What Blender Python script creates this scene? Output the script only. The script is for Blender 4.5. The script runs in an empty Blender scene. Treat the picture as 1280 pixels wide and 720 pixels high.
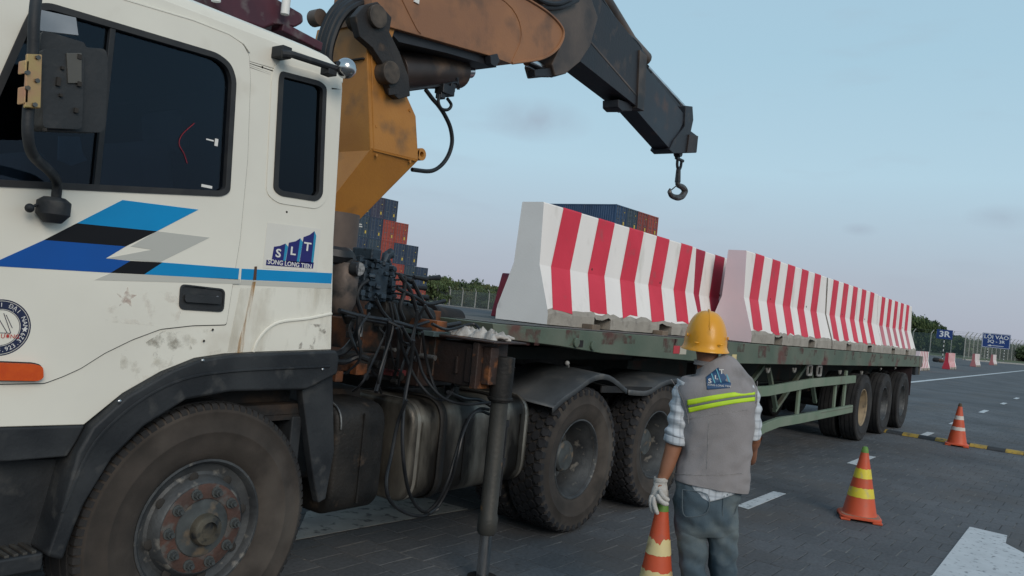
import bpy, math, random
import numpy as np
from mathutils import Vector, Matrix, noise
from mathutils.geometry import tessellate_polygon
random.seed(7)
R = math.radians
scene = bpy.context.scene
COL = scene.collection

# ------------------------------------------------------------------ camera
FPX, CAMH = 1003.0, 1.65
ROLL, PITCH, YAW = R(5.711), R(1.023), R(36.80)
fw = Vector((math.cos(YAW)*math.cos(PITCH), math.sin(YAW)*math.cos(PITCH), math.sin(PITCH)))
r0 = Vector((math.sin(YAW), -math.cos(YAW), 0)); u0 = r0.cross(fw)
right = r0*math.cos(ROLL)+u0*math.sin(ROLL); up = u0*math.cos(ROLL)-r0*math.sin(ROLL)
CAM = Vector((0, 0, CAMH))
cd = bpy.data.cameras.new('camera'); cam = bpy.data.objects.new('camera', cd); COL.objects.link(cam)
cd.sensor_width = 36; cd.lens = 36*FPX/1280; cd.clip_end = 3000; cd.clip_start = .05
m3 = Matrix((right, up, -fw)).transposed()
cam.matrix_world = Matrix.Translation(CAM) @ m3.to_4x4()
scene.camera = cam
# measuring: a sight line of the photograph met with a real plane of the place
def ray(x, y): return fw*FPX+right*(x-640)-up*(y-360)
def py(x, y, Y): v = ray(x, y); return CAM+v*(Y/v.y)
def px_(x, y, X): v = ray(x, y); return CAM+v*(X/v.x)
def pz(x, y, Z=0.0): v = ray(x, y); return CAM+v*((Z-CAMH)/v.z)
def pd(x, y, D): return CAM+ray(x, y)*(D/FPX)

# ------------------------------------------------------------------ sky and sun
SUN_EL, SUN_AZ = R(28), R(-118)          # azimuth of the direction TO the sun, from +X
w = bpy.data.worlds.new("World"); scene.world = w; w.use_nodes = True
nt = w.node_tree; nt.nodes.clear()
out = nt.nodes.new('ShaderNodeOutputWorld'); bg = nt.nodes.new('ShaderNodeBackground')
sky = nt.nodes.new('ShaderNodeTexSky'); sky.sky_type = 'NISHITA'; sky.sun_disc = False
sky.sun_elevation = SUN_EL; sky.sun_rotation = math.pi/2-SUN_AZ; sky.dust_density = 2.5; sky.air_density = 1.0; sky.ozone_density = 2.0
geo = nt.nodes.new('ShaderNodeTexCoord'); sep = nt.nodes.new('ShaderNodeSeparateXYZ')
nt.links.new(geo.outputs['Generated'], sep.inputs[0])
ramp = nt.nodes.new('ShaderNodeValToRGB'); nt.links.new(sep.outputs['Z'], ramp.inputs[0])
e = ramp.color_ramp.elements
e[0].position = 0.0; e[0].color = (.43, .455, .54, 1)
e[1].position = 1.0; e[1].color = (.34, .50, .66, 1)
for p_, c_ in ((.065, (.445, .51, .60)), (.18, (.475, .665, .78)), (.31, (.415, .625, .755)), (.6, (.37, .55, .70))):
    k = e.new(p_); k.color = c_+(1,)
# high thin overcast over the clear sky model
sc_ = nt.nodes.new('ShaderNodeVectorMath'); sc_.operation = 'SCALE'; sc_.inputs[3].default_value = .10
nt.links.new(sky.outputs[0], sc_.inputs[0])
mx = nt.nodes.new('ShaderNodeMix'); mx.data_type = 'RGBA'; mx.inputs[0].default_value = .92
nt.links.new(sc_.outputs[0], mx.inputs[6]); nt.links.new(ramp.outputs[0], mx.inputs[7])
# a few faint grey cloud wisps
mp = nt.nodes.new('ShaderNodeMapping'); mp.inputs['Scale'].default_value = (3, 3, 14); nt.links.new(geo.outputs['Generated'], mp.inputs[0])
nz = nt.nodes.new('ShaderNodeTexNoise'); nz.inputs['Scale'].default_value = 2.2; nz.inputs['Detail'].default_value = 6; nt.links.new(mp.outputs[0], nz.inputs[0])
cr = nt.nodes.new('ShaderNodeValToRGB'); cr.color_ramp.elements[0].position = .57; cr.color_ramp.elements[0].color = (0, 0, 0, 1)
cr.color_ramp.elements[1].position = .82; cr.color_ramp.elements[1].color = (.22, .22, .22, 1); nt.links.new(nz.outputs[0], cr.inputs[0])
mx2 = nt.nodes.new('ShaderNodeMix'); mx2.data_type = 'RGBA'; mx2.inputs[7].default_value = (.37, .42, .50, 1)
nt.links.new(cr.outputs[0], mx2.inputs[0]); nt.links.new(mx.outputs[2], mx2.inputs[6])
prev = mx2.outputs[2]
# three small clouds
for (cx_, cy_, rad, amt) in ((668, 150, .075, .55), (1075, 287, .022, .35), (1255, 272, .04, .35)):
    dv = ray(cx_, cy_).normalized()
    sb = nt.nodes.new('ShaderNodeVectorMath'); sb.operation = 'SUBTRACT'; sb.inputs[1].default_value = dv; nt.links.new(geo.outputs['Generated'], sb.inputs[0])
    ml = nt.nodes.new('ShaderNodeVectorMath'); ml.operation = 'MULTIPLY'; ml.inputs[1].default_value = (1, 1, 2.6); nt.links.new(sb.outputs[0], ml.inputs[0])
    ad = nt.nodes.new('ShaderNodeTexNoise'); ad.inputs['Scale'].default_value = 26; ad.inputs['Detail'].default_value = 5; nt.links.new(geo.outputs['Generated'], ad.inputs[0])
    ln = nt.nodes.new('ShaderNodeVectorMath'); ln.operation = 'LENGTH'; nt.links.new(ml.outputs[0], ln.inputs[0])
    mr = nt.nodes.new('ShaderNodeMapRange'); mr.inputs[1].default_value = rad; mr.inputs[2].default_value = 0; nt.links.new(ln.outputs['Value'], mr.inputs[0])
    m_ = nt.nodes.new('ShaderNodeMath'); m_.operation = 'MULTIPLY'; nt.links.new(mr.outputs[0], m_.inputs[0]); nt.links.new(ad.outputs[0], m_.inputs[1])
    m2_ = nt.nodes.new('ShaderNodeMath'); m2_.operation = 'MULTIPLY'; m2_.inputs[1].default_value = amt*2; m2_.use_clamp = True; nt.links.new(m_.outputs[0], m2_.inputs[0])
    q = nt.nodes.new('ShaderNodeMix'); q.data_type = 'RGBA'; q.inputs[7].default_value = (.34, .40, .49, 1)
    nt.links.new(m2_.outputs[0], q.inputs[0]); nt.links.new(prev, q.inputs[6]); prev = q.outputs[2]
nt.links.new(prev, bg.inputs[0]); bg.inputs[1].default_value = .92
nt.links.new(bg.outputs[0], out.inputs[0])
sl = bpy.data.lights.new('sun', 'SUN'); sl.energy = 1.5; sl.angle = R(30); sl.color = (1, .88, .76)
so = bpy.data.objects.new('sun', sl); COL.objects.link(so)
sd = Vector((math.cos(SUN_EL)*math.cos(SUN_AZ), math.cos(SUN_EL)*math.sin(SUN_AZ), math.sin(SUN_EL)))
so.rotation_euler = sd.to_track_quat('Z', 'Y').to_euler(); so.location = (0, -20, 30)
scene.view_settings.view_transform = 'Standard'; scene.view_settings.look = 'None'
scene.view_settings.exposure = 0.12; scene.view_settings.gamma = 1; scene.view_settings.use_curve_mapping = False

# ------------------------------------------------------------------ materials
MATS = {}
def mat(name, c1, c2=None, scale=4, rough=.7, metal=0.0, bump=.0, bscale=60, c3=None, s3=1.5, t3=(.55, .7), emit=None, coat=0, spec=.4, stretch=(1,1,1), lo=.35, hi=.65):
    if name in MATS: return MATS[name]
    m = bpy.data.materials.new(name); m.use_nodes = True; t = m.node_tree; b = t.nodes['Principled BSDF']
    b.inputs['Roughness'].default_value = rough; b.inputs['Metallic'].default_value = metal
    b.inputs['Specular IOR Level'].default_value = spec
    if coat: b.inputs['Coat Weight'].default_value = coat; b.inputs['Coat Roughness'].default_value = .15
    tc = t.nodes.new('ShaderNodeTexCoord'); mpn = t.nodes.new('ShaderNodeMapping'); mpn.inputs['Scale'].default_value = stretch
    t.links.new(tc.outputs['Object'], mpn.inputs[0])
    def nse(s, d=5):
        n = t.nodes.new('ShaderNodeTexNoise'); n.inputs['Scale'].default_value = s; n.inputs['Detail'].default_value = d
        t.links.new(mpn.outputs[0], n.inputs[0]); return n
    col = None
    b.inputs['Base Color'].default_value = tuple(c1)+(1,)
    if c2:
        n = nse(scale); r = t.nodes.new('ShaderNodeValToRGB'); r.color_ramp.elements[0].position = lo; r.color_ramp.elements[1].position = hi
        r.color_ramp.elements[0].color = tuple(c1)+(1,); r.color_ramp.elements[1].color = tuple(c2)+(1,)
        t.links.new(n.outputs[0], r.inputs[0]); col = r.outputs[0]
        if c3:
            n3 = nse(s3, 8); r3 = t.nodes.new('ShaderNodeValToRGB'); r3.color_ramp.elements[0].position = t3[0]; r3.color_ramp.elements[1].position = t3[1]
            r3.color_ramp.elements[0].color = (0,0,0,1); r3.color_ramp.elements[1].color = (1,1,1,1); t.links.new(n3.outputs[0], r3.inputs[0])
            mm = t.nodes.new('ShaderNodeMix'); mm.data_type = 'RGBA'; mm.inputs[7].default_value = tuple(c3)+(1,)
            t.links.new(r3.outputs[0], mm.inputs[0]); t.links.new(col, mm.inputs[6]); col = mm.outputs[2]
        t.links.new(col, b.inputs['Base Color'])
        rn = t.nodes.new('ShaderNodeMapRange'); rn.inputs[3].default_value = max(0.05, rough-.1); rn.inputs[4].default_value = min(1, rough+.12)
        t.links.new(n.outputs[0], rn.inputs[0]); t.links.new(rn.outputs[0], b.inputs['Roughness'])
    if bump:
        n2 = nse(bscale, 4); bp = t.nodes.new('ShaderNodeBump'); bp.inputs['Strength'].default_value = bump; bp.inputs['Distance'].default_value = .01
        t.links.new(n2.outputs[0], bp.inputs['Height']); t.links.new(bp.outputs[0], b.inputs['Normal'])
    if emit: b.inputs['Emission Color'].default_value = emit+(1,); b.inputs['Emission Strength'].default_value = 1
    MATS[name] = m; return m
def glassmat(name, tint, rough=.03):
    m = bpy.data.materials.new(name); m.use_nodes = True; t = m.node_tree; t.nodes.clear()
    o = t.nodes.new('ShaderNodeOutputMaterial'); mixn = t.nodes.new('ShaderNodeMixShader'); tr = t.nodes.new('ShaderNodeBsdfTransparent'); gl = t.nodes.new('ShaderNodeBsdfGlossy')
    tr.inputs[0].default_value = tint+(1,); gl.inputs['Roughness'].default_value = rough; gl.inputs[0].default_value = (.42, .50, .60, 1)
    fr = t.nodes.new('ShaderNodeFresnel'); fr.inputs[0].default_value = 1.5
    t.links.new(fr.outputs[0], mixn.inputs[0]); t.links.new(tr.outputs[0], mixn.inputs[1]); t.links.new(gl.outputs[0], mixn.inputs[2]); t.links.new(mixn.outputs[0], o.inputs[0])
    MATS[name] = m; return m
def decalmat(name, col, scale, lo, hi, amount=1.0, stretch=(1,1,1)):
    """thin stain film: colour over a noise-broken alpha"""
    m = mat(name, col, rough=.8); t = m.node_tree; b = t.nodes['Principled BSDF']
    tc = t.nodes.new('ShaderNodeTexCoord'); mp_ = t.nodes.new('ShaderNodeMapping'); mp_.inputs['Scale'].default_value = stretch
    n = t.nodes.new('ShaderNodeTexNoise'); n.inputs['Scale'].default_value = scale; n.inputs['Detail'].default_value = 8
    t.links.new(tc.outputs['Object'], mp_.inputs[0]); t.links.new(mp_.outputs[0], n.inputs[0])
    r = t.nodes.new('ShaderNodeMapRange'); r.inputs[1].default_value = lo; r.inputs[2].default_value = hi; r.inputs[4].default_value = amount
    t.links.new(n.outputs[0], r.inputs[0]); t.links.new(r.outputs[0], b.inputs['Alpha']); return m

cab_white = mat('cab_white', (.76, .735, .645), (.69, .665, .585), 1.6, .42, c3=(.55, .50, .41), s3=2.6, t3=(.60, .80), coat=.15)
black_plastic = mat('black_plastic', (.011, .013, .016), (.028, .031, .034), 5, .62, bump=.15, c3=(.060, .060, .058), s3=11, t3=(.58, .76))
rubber = mat('rubber', (.012, .012, .013), (.02, .02, .021), 20, .7)
tyre_side = mat('tyre_side', (.030, .025, .021), (.055, .045, .038), 6, .9, bump=.1, c3=(.075, .064, .054), s3=3, t3=(.5, .7))
tyre_dark = mat('tyre_dark', (.016, .016, .017), (.030, .029, .029), 7, .9, bump=.1, c3=(.045, .042, .04), s3=3)
tread_m = mat('tread_black', (.010, .010, .012), (.022, .022, .024), 9, .85)
rim_grey = mat('rim_grey', (.085, .09, .092), (.035, .038, .042), 7, .55, metal=.3, bump=.2, c3=(.20, .19, .17), s3=14, t3=(.60, .70))
rust_red = mat('rust_red', (.085, .042, .032), (.058, .036, .03), 12, .8, bump=.4, c3=(.085, .08, .075), s3=17, t3=(.50, .62))
hub_grey = mat('hub_grey', (.09, .10, .10), (.045, .05, .052), 10, .6, metal=.3, c3=(.17, .13, .09), s3=16)
hub_brass = mat('hub_cap_worn', (.14, .125, .095), (.07, .068, .06), 12, .45, metal=.5, c3=(.03,.035,.04), s3=20)
rim_tan = mat('rim_tan', (.34, .26, .16), (.22, .17, .11), 6, .7, c3=(.1, .08, .06), s3=10)
chassis = mat('chassis_black', (.007, .007, .008), (.018, .016, .015), 5, .75, bump=.2, c3=(.05, .03, .018), s3=4)
grime = mat('grimy_steel', (.009, .009, .009), (.022, .020, .018), 6, .6, metal=.2, bump=.3, c3=(.075, .055, .04), s3=9, t3=(.62, .76))
orange_rust = mat('orange_rusty', (.27, .085, .022), (.15, .055, .022), 4, .65, bump=.25, c3=(.014, .013, .012), s3=4.2, t3=(.38, .56))
brown_box = mat('brown_steel', (.028, .017, .014), (.015, .013, .013), 4, .5, bump=.25, c3=(.10, .042, .02), s3=8, t3=(.62, .74))
crane_yel = mat('crane_yellow', (.41, .178, .033), (.34, .14, .028), 3.2, .5, bump=.12, c3=(.12, .075, .04), s3=4.2, t3=(.56, .78))
boom_tan = mat('boom_tan', (.34, .155, .065), (.24, .115, .06), 1.6, .55, bump=.12, c3=(.085, .055, .04), s3=3.4, t3=(.50, .76))
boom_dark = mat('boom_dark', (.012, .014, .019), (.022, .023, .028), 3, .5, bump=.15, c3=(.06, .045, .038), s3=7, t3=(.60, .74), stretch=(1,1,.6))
boom_grey = mat('boom_greybrown', (.10, .072, .055), (.045, .037, .034), 2.5, .5, bump=.1, c3=(.02, .02, .022), s3=3)
steel_dark = mat('steel_dark', (.025, .027, .032), (.05, .05, .052), 8, .4, metal=.6)
chrome = mat('chrome', (.62, .62, .62), (.45, .45, .45), 6, .18, metal=1)
zinc = mat('zinc_plate', (.50, .33, .14), (.52, .24, .16), 10, .35, metal=.8, c3=(.45, .45, .1), s3=9)
tank_al = mat('tank_aluminium', (.26, .24, .20), (.07, .064, .057), 2.6, .42, metal=.6, bump=.15, c3=(.020, .018, .016), s3=3.4, t3=(.40, .58), stretch=(1.6,1,.5))
tank_bright = mat('tank_bare_edge', (.50, .46, .39), (.24, .22, .19), 5, .35, metal=.7, c3=(.06, .05, .045), s3=5, t3=(.56, .70))
green_p = mat('green_paint', (.082, .112, .082), (.125, .145, .110), 2.5, .65, bump=.15, c3=(.11, .05, .04), s3=2.6, t3=(.56, .66))
green_rail = mat('green_rail', (.14, .195, .135), (.19, .225, .17), 3, .65, bump=.1, c3=(.14, .10, .08), s3=2.2, t3=(.60, .75))
deck_top = mat('deck_top', (.075, .075, .07), (.14, .13, .115), 3, .8, bump=.2)
conc_white = mat('barrier_white', (.82, .78, .74), (.77, .73, .70), 3, .75, bump=.08, c3=(.56, .53, .48), s3=5, t3=(.56, .80), stretch=(1,1,.5))
conc_red = mat('barrier_red', (.66, .034, .066), (.58, .028, .056), 3, .6, bump=.12, c3=(.40, .08, .09), s3=6, t3=(.62, .82))
conc_pink = mat('barrier_faded_red', (.48, .13, .16), (.55, .22, .24), 3, .7, bump=.08)
conc_raw = mat('barrier_concrete', (.36, .33, .285), (.29, .265, .23), 6, .9, bump=.4, c3=(.2, .18, .16), s3=8)
conc_grey = mat('barrier_grey', (.80, .80, .79), (.74, .74, .73), 2, .8, bump=.1, c3=(.40, .40, .40), s3=3.5, t3=(.64, .8))
conc_pinkgrey = mat('barrier_pinkish', (.76, .60, .62), (.70, .58, .60), 3, .8, bump=.1)
blue1 = mat('decal_sky_blue', (.004, .25, .54), (.006, .22, .48), 3, .5, spec=.25); blue2 = mat('decal_blue', (.006, .085, .36), (.008, .075, .30), 3, .5, spec=.25)
dblack = mat('decal_black', (.006, .006, .008), rough=.5, spec=.25); dgrey = mat('decal_grey', (.46, .46, .42), rough=.5)
dpale = mat('decal_pale', (.50, .49, .44), rough=.5)
navy = mat('decal_navy', (.018, .018, .14), rough=.5); dcyan = mat('decal_cyan', (.02, .26, .44), rough=.5); dwhite = mat('decal_white', (.70, .69, .66), rough=.5)
badge_n = mat('badge_navy', (.015, .022, .06), rough=.5); dredt = mat('decal_red', (.45, .04, .03), rough=.5)
amber = mat('amber_lens', (.62, .095, .018), (.54, .07, .015), 30, .25)
seam = mat('seam_dark', (.03, .027, .024), rough=.9)
rubber_seal = mat('window_seal', (.018, .018, .02), (.03, .03, .03), 14, .55)
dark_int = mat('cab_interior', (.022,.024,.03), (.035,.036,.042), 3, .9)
seat_m = mat('cab_seat', (.11,.12,.14), (.08,.09,.11), 5, .9)
redwire = mat('red_wire', (.28, .015, .025), rough=.6)
hose_m = mat('hose_black', (.008, .009, .011), (.015, .016, .018), 12, .45)
winglass = glassmat('cab_glass', (.42, .48, .54)); quarterglass = glassmat('quarter_glass', (.10, .14, .18))
orange_c = mat('cone_orange', (.56, .085, .03), (.47, .075, .03), 6, .5, bump=.05, c3=(.34, .09, .06), s3=9, t3=(.58, .75))
cone_yel = mat('cone_yellow', (.70, .58, .04), (.62, .50, .05), 9, .45, c3=(.5, .42, .15), s3=12)
cone_cream = mat('cone_cream', (.66, .55, .26), (.60, .50, .26), 12, .5, c3=(.42, .3, .16), s3=16)
cone_wht = mat('cone_white', (.6, .55, .5), (.5, .45, .4), 9, .5)
cone_green = mat('cone_green', (.14, .26, .05), (.09, .2, .04), 12, .6)
cone_dirt = mat('cone_dusty', (.27, .19, .14), (.36, .12, .07), 8, .9)
red_dark = mat('dark_red_paint', (.085, .02, .03), (.05, .015, .025), 5, .5, c3=(.12, .10, .10), s3=12)
paint_w = mat('road_white', (.52, .54, .55), (.46, .48, .49), 5, .75, bump=.15, c3=(.20, .21, .22), s3=20, t3=(.59, .67))
paint_old = mat('road_white_worn', (.30, .30, .28), (.22, .22, .21), 5, .75, bump=.1, c3=(.08, .08, .08), s3=12, t3=(.56, .66))

# ------------------------------------------------------------------ mesh building
ORG = {}
class MB:
    def __init__(s): s.v = []; s.f = []; s.mi = []; s.cur = 0; s.g = []
    def add(s, vs, fs):
        o = len(s.v); s.g.append((o, len(s.f))); s.v += [tuple(v) for v in vs]; s.f += [tuple(i+o for i in f) for f in fs]; s.mi += [s.cur]*len(fs); return s
    def box(s, c, d, rot=None):
        c = Vector(c); vs = []
        for z in (-1, 1):
            for x, y in ((-1,-1),(1,-1),(1,1),(-1,1)):
                v = Vector((x*d[0]/2, y*d[1]/2, z*d[2]/2)); v = rot @ v if rot else v; vs.append(c+v)
        return s.add(vs, [(3,2,1,0),(4,5,6,7),(0,1,5,4),(1,2,6,5),(2,3,7,6),(3,0,4,7)])
    def bb(s, a, b): return s.box([(a[i]+b[i])/2 for i in range(3)], [abs(b[i]-a[i]) for i in range(3)])
    def bar(s, p, q, w_, h_):           # rectangular bar from p to q
        p, q = Vector(p), Vector(q); d = (q-p); L = d.length; d.normalize()
        upv = Vector((0,0,1)) if abs(d.z) < .95 else Vector((1,0,0))
        y = upv.cross(d).normalized(); z = d.cross(y)
        rot = Matrix((d, y, z)).transposed(); return s.box((p+q)/2, (L, w_, h_), rot)
    def tube(s, pts, r, n=8, cap=True):
        pts = [Vector(p) for p in pts]; m = len(pts); rs = r if isinstance(r, (list, tuple)) else [r]*m
        vs = []; prevn = None
        for i, p in enumerate(pts):
            d = (pts[min(i+1, m-1)]-pts[max(i-1, 0)]).normalized()
            if prevn is None: a = Vector((0,0,1)) if abs(d.z) < .9 else Vector((1,0,0)); nn = (a-d*a.dot(d)).normalized()
            else: nn = (prevn-d*prevn.dot(d)).normalized()
            prevn = nn; bb_ = d.cross(nn)
            for k in range(n):
                a = 2*math.pi*k/n; vs.append(p+(nn*math.cos(a)+bb_*math.sin(a))*rs[i])
        fs = [(i*n+k, i*n+(k+1) % n, (i+1)*n+(k+1) % n, (i+1)*n+k) for i in range(m-1) for k in range(n)]
        if cap: fs += [tuple(range(n-1, -1, -1)), tuple(range((m-1)*n, m*n))]
        return s.add(vs, fs)
    def cyl(s, p, q, r, n=16, r2=None): return s.tube([p, q], [r, r if r2 is None else r2], n)
    def lathe(s, prof, c=(0,0,0), axis='Y', n=32, a0=0, a1=2*math.pi):   # prof: (radius, along)
        vs = []; full = abs(a1-a0-2*math.pi) < 1e-6; m = n if full else n+1
        c = Vector(c)
        for (r, t) in prof:
            for k in range(m):
                a = a0+(a1-a0)*k/n; x, y = r*math.cos(a), r*math.sin(a)
                vs.append(c+(Vector((x, t, y)) if axis == 'Y' else Vector((x, y, t)) if axis == 'Z' else Vector((t, x, y))))
        fs = []
        for i in range(len(prof)-1):
            for k in range(n): fs.append((i*m+k, i*m+(k+1) % m, (i+1)*m+(k+1) % m, (i+1)*m+k))
        return s.add(vs, fs)
    def plate(s, outer, y0, y1, holes=()):    # polygon in XZ extruded along Y; points (x, z)
        loops = [list(outer)]+[list(h) for h in holes]
        tri = tessellate_polygon([[Vector((p[0], p[1], 0)) for p in l] for l in loops])
        flat = [p for l in loops for p in l]; n = len(flat)
        vs = [(p[0], y0, p[1]) for p in flat]+[(p[0], y1, p[1]) for p in flat]
        fs = []
        for t in tri:
            a, b, c = [flat[i] for i in t]
            cr_ = (b[0]-a[0])*(c[1]-a[1])-(b[1]-a[1])*(c[0]-a[0])
            if cr_ < 0: t = (t[0], t[2], t[1])
            fs.append(tuple(t)); fs.append((t[2]+n, t[1]+n, t[0]+n))
        o = 0
        for l in loops:
            k = len(l)
            for i in range(k): fs.append((o+i, o+(i+1) % k, o+(i+1) % k+n, o+i+n))
            o += k
        return s.add(vs, fs)
    def ball(s, c, r, n=16, m=10, sc=(1,1,1)):
        vs = []; c = Vector(c)
        for i in range(m+1):
            t = math.pi*i/m
            for k in range(n):
                a = 2*math.pi*k/n; vs.append(c+Vector((r*sc[0]*math.sin(t)*math.cos(a), r*sc[1]*math.sin(t)*math.sin(a), r*sc[2]*math.cos(t))))
        fs = [(i*n+k, (i+1)*n+k, (i+1)*n+(k+1) % n, i*n+(k+1) % n) for i in range(m) for k in range(n)]
        return s.add(vs, fs)
    def loft(s, rings, cap=True):
        n = len(rings[0]); vs = [p for r_ in rings for p in r_]
        fs = [(i*n+k, i*n+(k+1) % n, (i+1)*n+(k+1) % n, (i+1)*n+k) for i in range(len(rings)-1) for k in range(n)]
        if cap: fs += [tuple(range(n-1, -1, -1)), tuple(range((len(rings)-1)*n, len(rings)*n))]
        return s.add(vs, fs)
    def build_each(s, name, m, parent=None, k=1, **kw):     # one object per k primitives
        cuts = s.g[::k]+[(len(s.v), len(s.f))]; o = []
        for (v0, f0), (v1, f1) in zip(cuts, cuts[1:]):
            b = MB(); b.v = s.v[v0:v1]; b.f = [tuple(i-v0 for i in f) for f in s.f[f0:f1]]; b.mi = s.mi[f0:f1]; o.append(b.build(name, m, parent, **kw))
        return o
    def build(s, name, m, parent=None, bevel=0, smooth=True, ang=35, org=None, seg=2, fixn=True, sub=0):
        me = bpy.data.meshes.new(name)
        o_ = Vector(org) if org is not None else (ORG.get(parent.name, Vector((0,0,0))) if parent else Vector((0,0,0)))
        me.from_pydata([Vector(v)-o_ for v in s.v], [], s.f)
        ms = m if isinstance(m, (list, tuple)) else [m]
        for x in ms: me.materials.append(x)
        for i, p in enumerate(me.polygons): p.material_index = s.mi[i]
        me.validate(clean_customdata=False)
        if fixn:
            import bmesh
            b = bmesh.new(); b.from_mesh(me); bmesh.ops.remove_doubles(b, verts=b.verts, dist=1e-5); bmesh.ops.recalc_face_normals(b, faces=b.faces); b.to_mesh(me); b.free()
        ob = bpy.data.objects.new(name, me); COL.objects.link(ob)
        if parent: ob.parent = parent
        if org is not None and not parent: ob.location = o_
        if org is not None and parent: ob.location = o_-ORG.get(parent.name, Vector((0,0,0)))
        ORG[ob.name] = o_
        if smooth:
            me.shade_smooth()
            try: me.set_sharp_from_angle(angle=R(ang))
            except Exception: pass
        if sub:
            md = ob.modifiers.new('sub', 'SUBSURF'); md.levels = sub; md.render_levels = sub
        if bevel:
            md = ob.modifiers.new('bevel', 'BEVEL'); md.width = bevel; md.segments = seg; md.limit_method = 'ANGLE'; md.angle_limit = R(40); md.harden_normals = smooth
        return ob
def tag(o, label=None, cat=None, group=None, kind=None):
    if label: o['label'] = label
    if cat: o['category'] = cat
    if group: o['group'] = group
    if kind: o['kind'] = kind
    return o
def thing(name, loc, label, cat, group=None):
    o = bpy.data.objects.new(name, None); COL.objects.link(o); o.location = loc; o.empty_display_size = .2
    ORG[o.name] = Vector(loc); return tag(o, label, cat, group)
def local_thing(name, loc, rz, label, cat, group=None):        # children in local coordinates
    o = thing(name, loc, label, cat, group); o.rotation_euler.z = rz; ORG[o.name] = Vector((0,0,0)); return o
def copy_tree(o, parent=None, **kw):
    c = o.copy(); COL.objects.link(c)
    if parent: c.parent = parent
    ORG[c.name] = ORG.get(o.name, Vector((0,0,0)))
    for ch in list(o.children): copy_tree(ch, c)
    return c
def catmull(pts, n=6):
    pts = [Vector(p) for p in pts]; out_ = []
    P_ = [pts[0]*2-pts[1]]+pts+[pts[-1]*2-pts[-2]]
    for i in range(1, len(P_)-2):
        for k in range(n):
            t = k/n; a, b, c, d = P_[i-1], P_[i], P_[i+1], P_[i+2]
            out_.append(.5*((2*b)+(c-a)*t+(2*a-5*b+4*c-d)*t*t+(3*b-a-3*c+d)*t**3))
    out_.append(pts[-1]); return out_
def XZ(pts, Y): return [((p.x, p.z)) for p in (py(x, y, Y) for x, y in pts)]
def roundpoly(pts, r, n=4):
    """round the corners of a 2D polygon"""
    o = []; m = len(pts)
    for i in range(m):
        a, b, c = Vector(pts[i-1]), Vector(pts[i]), Vector(pts[(i+1) % m])
        d1, d2 = (a-b), (c-b); k = min(r, d1.length*.45, d2.length*.45)
        p, q = b+d1.normalized()*k, b+d2.normalized()*k
        for j in range(n+1):
            t = j/n; o.append(tuple((p*(1-t)+b*t)*(1-t)+(b*(1-t)+q*t)*t))
    return o
def offset(poly, d):
    """grow (d>0) a 2D polygon about its edges"""
    m = len(poly); A = sum(poly[i][0]*poly[(i+1) % m][1]-poly[(i+1) % m][0]*poly[i][1] for i in range(m)); sgn = 1 if A > 0 else -1; o = []
    for i in range(m):
        a, b, c = Vector(poly[i-1]), Vector(poly[i]), Vector(poly[(i+1) % m])
        n1 = Vector(((b-a).y, -(b-a).x)).normalized()*sgn; n2 = Vector(((c-b).y, -(c-b).x)).normalized()*sgn
        nn = (n1+n2); nn = nn.normalized()/max(.5, math.cos(n1.angle(n2, 0)/2)) if nn.length > 1e-6 else n1
        o.append(tuple(b+nn*d))
    return o
def text_part(txt, size, loc, rot, m, parent, name='lettering', depth=.001, align='CENTER', shear=0, xs=1, bold=.0):
    cu = bpy.data.curves.new(name, 'FONT'); cu.body = txt; cu.size = size; cu.align_x = align; cu.align_y = 'CENTER'; cu.extrude = depth; cu.shear = shear; cu.offset = bold
    cu.resolution_u = 3
    t = bpy.data.objects.new(name+'_tmp', cu); COL.objects.link(t)
    dg = bpy.context.evaluated_depsgraph_get(); me = bpy.data.meshes.new_from_object(t.evaluated_get(dg)); bpy.data.objects.remove(t)
    M4 = Matrix.Translation(Vector(loc)-ORG.get(parent.name, Vector((0,0,0)))) @ rot.to_4x4() @ Matrix.Diagonal((xs, 1, 1, 1))
    me.transform(M4); me.materials.clear(); me.materials.append(m)
    ob = bpy.data.objects.new(name, me); COL.objects.link(ob); ob.parent = parent; ORG[ob.name] = ORG.get(parent.name, Vector((0,0,0))); return ob
FRONT = Matrix.Rotation(R(90), 3, 'X')     # text standing up, read from -Y

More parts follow.
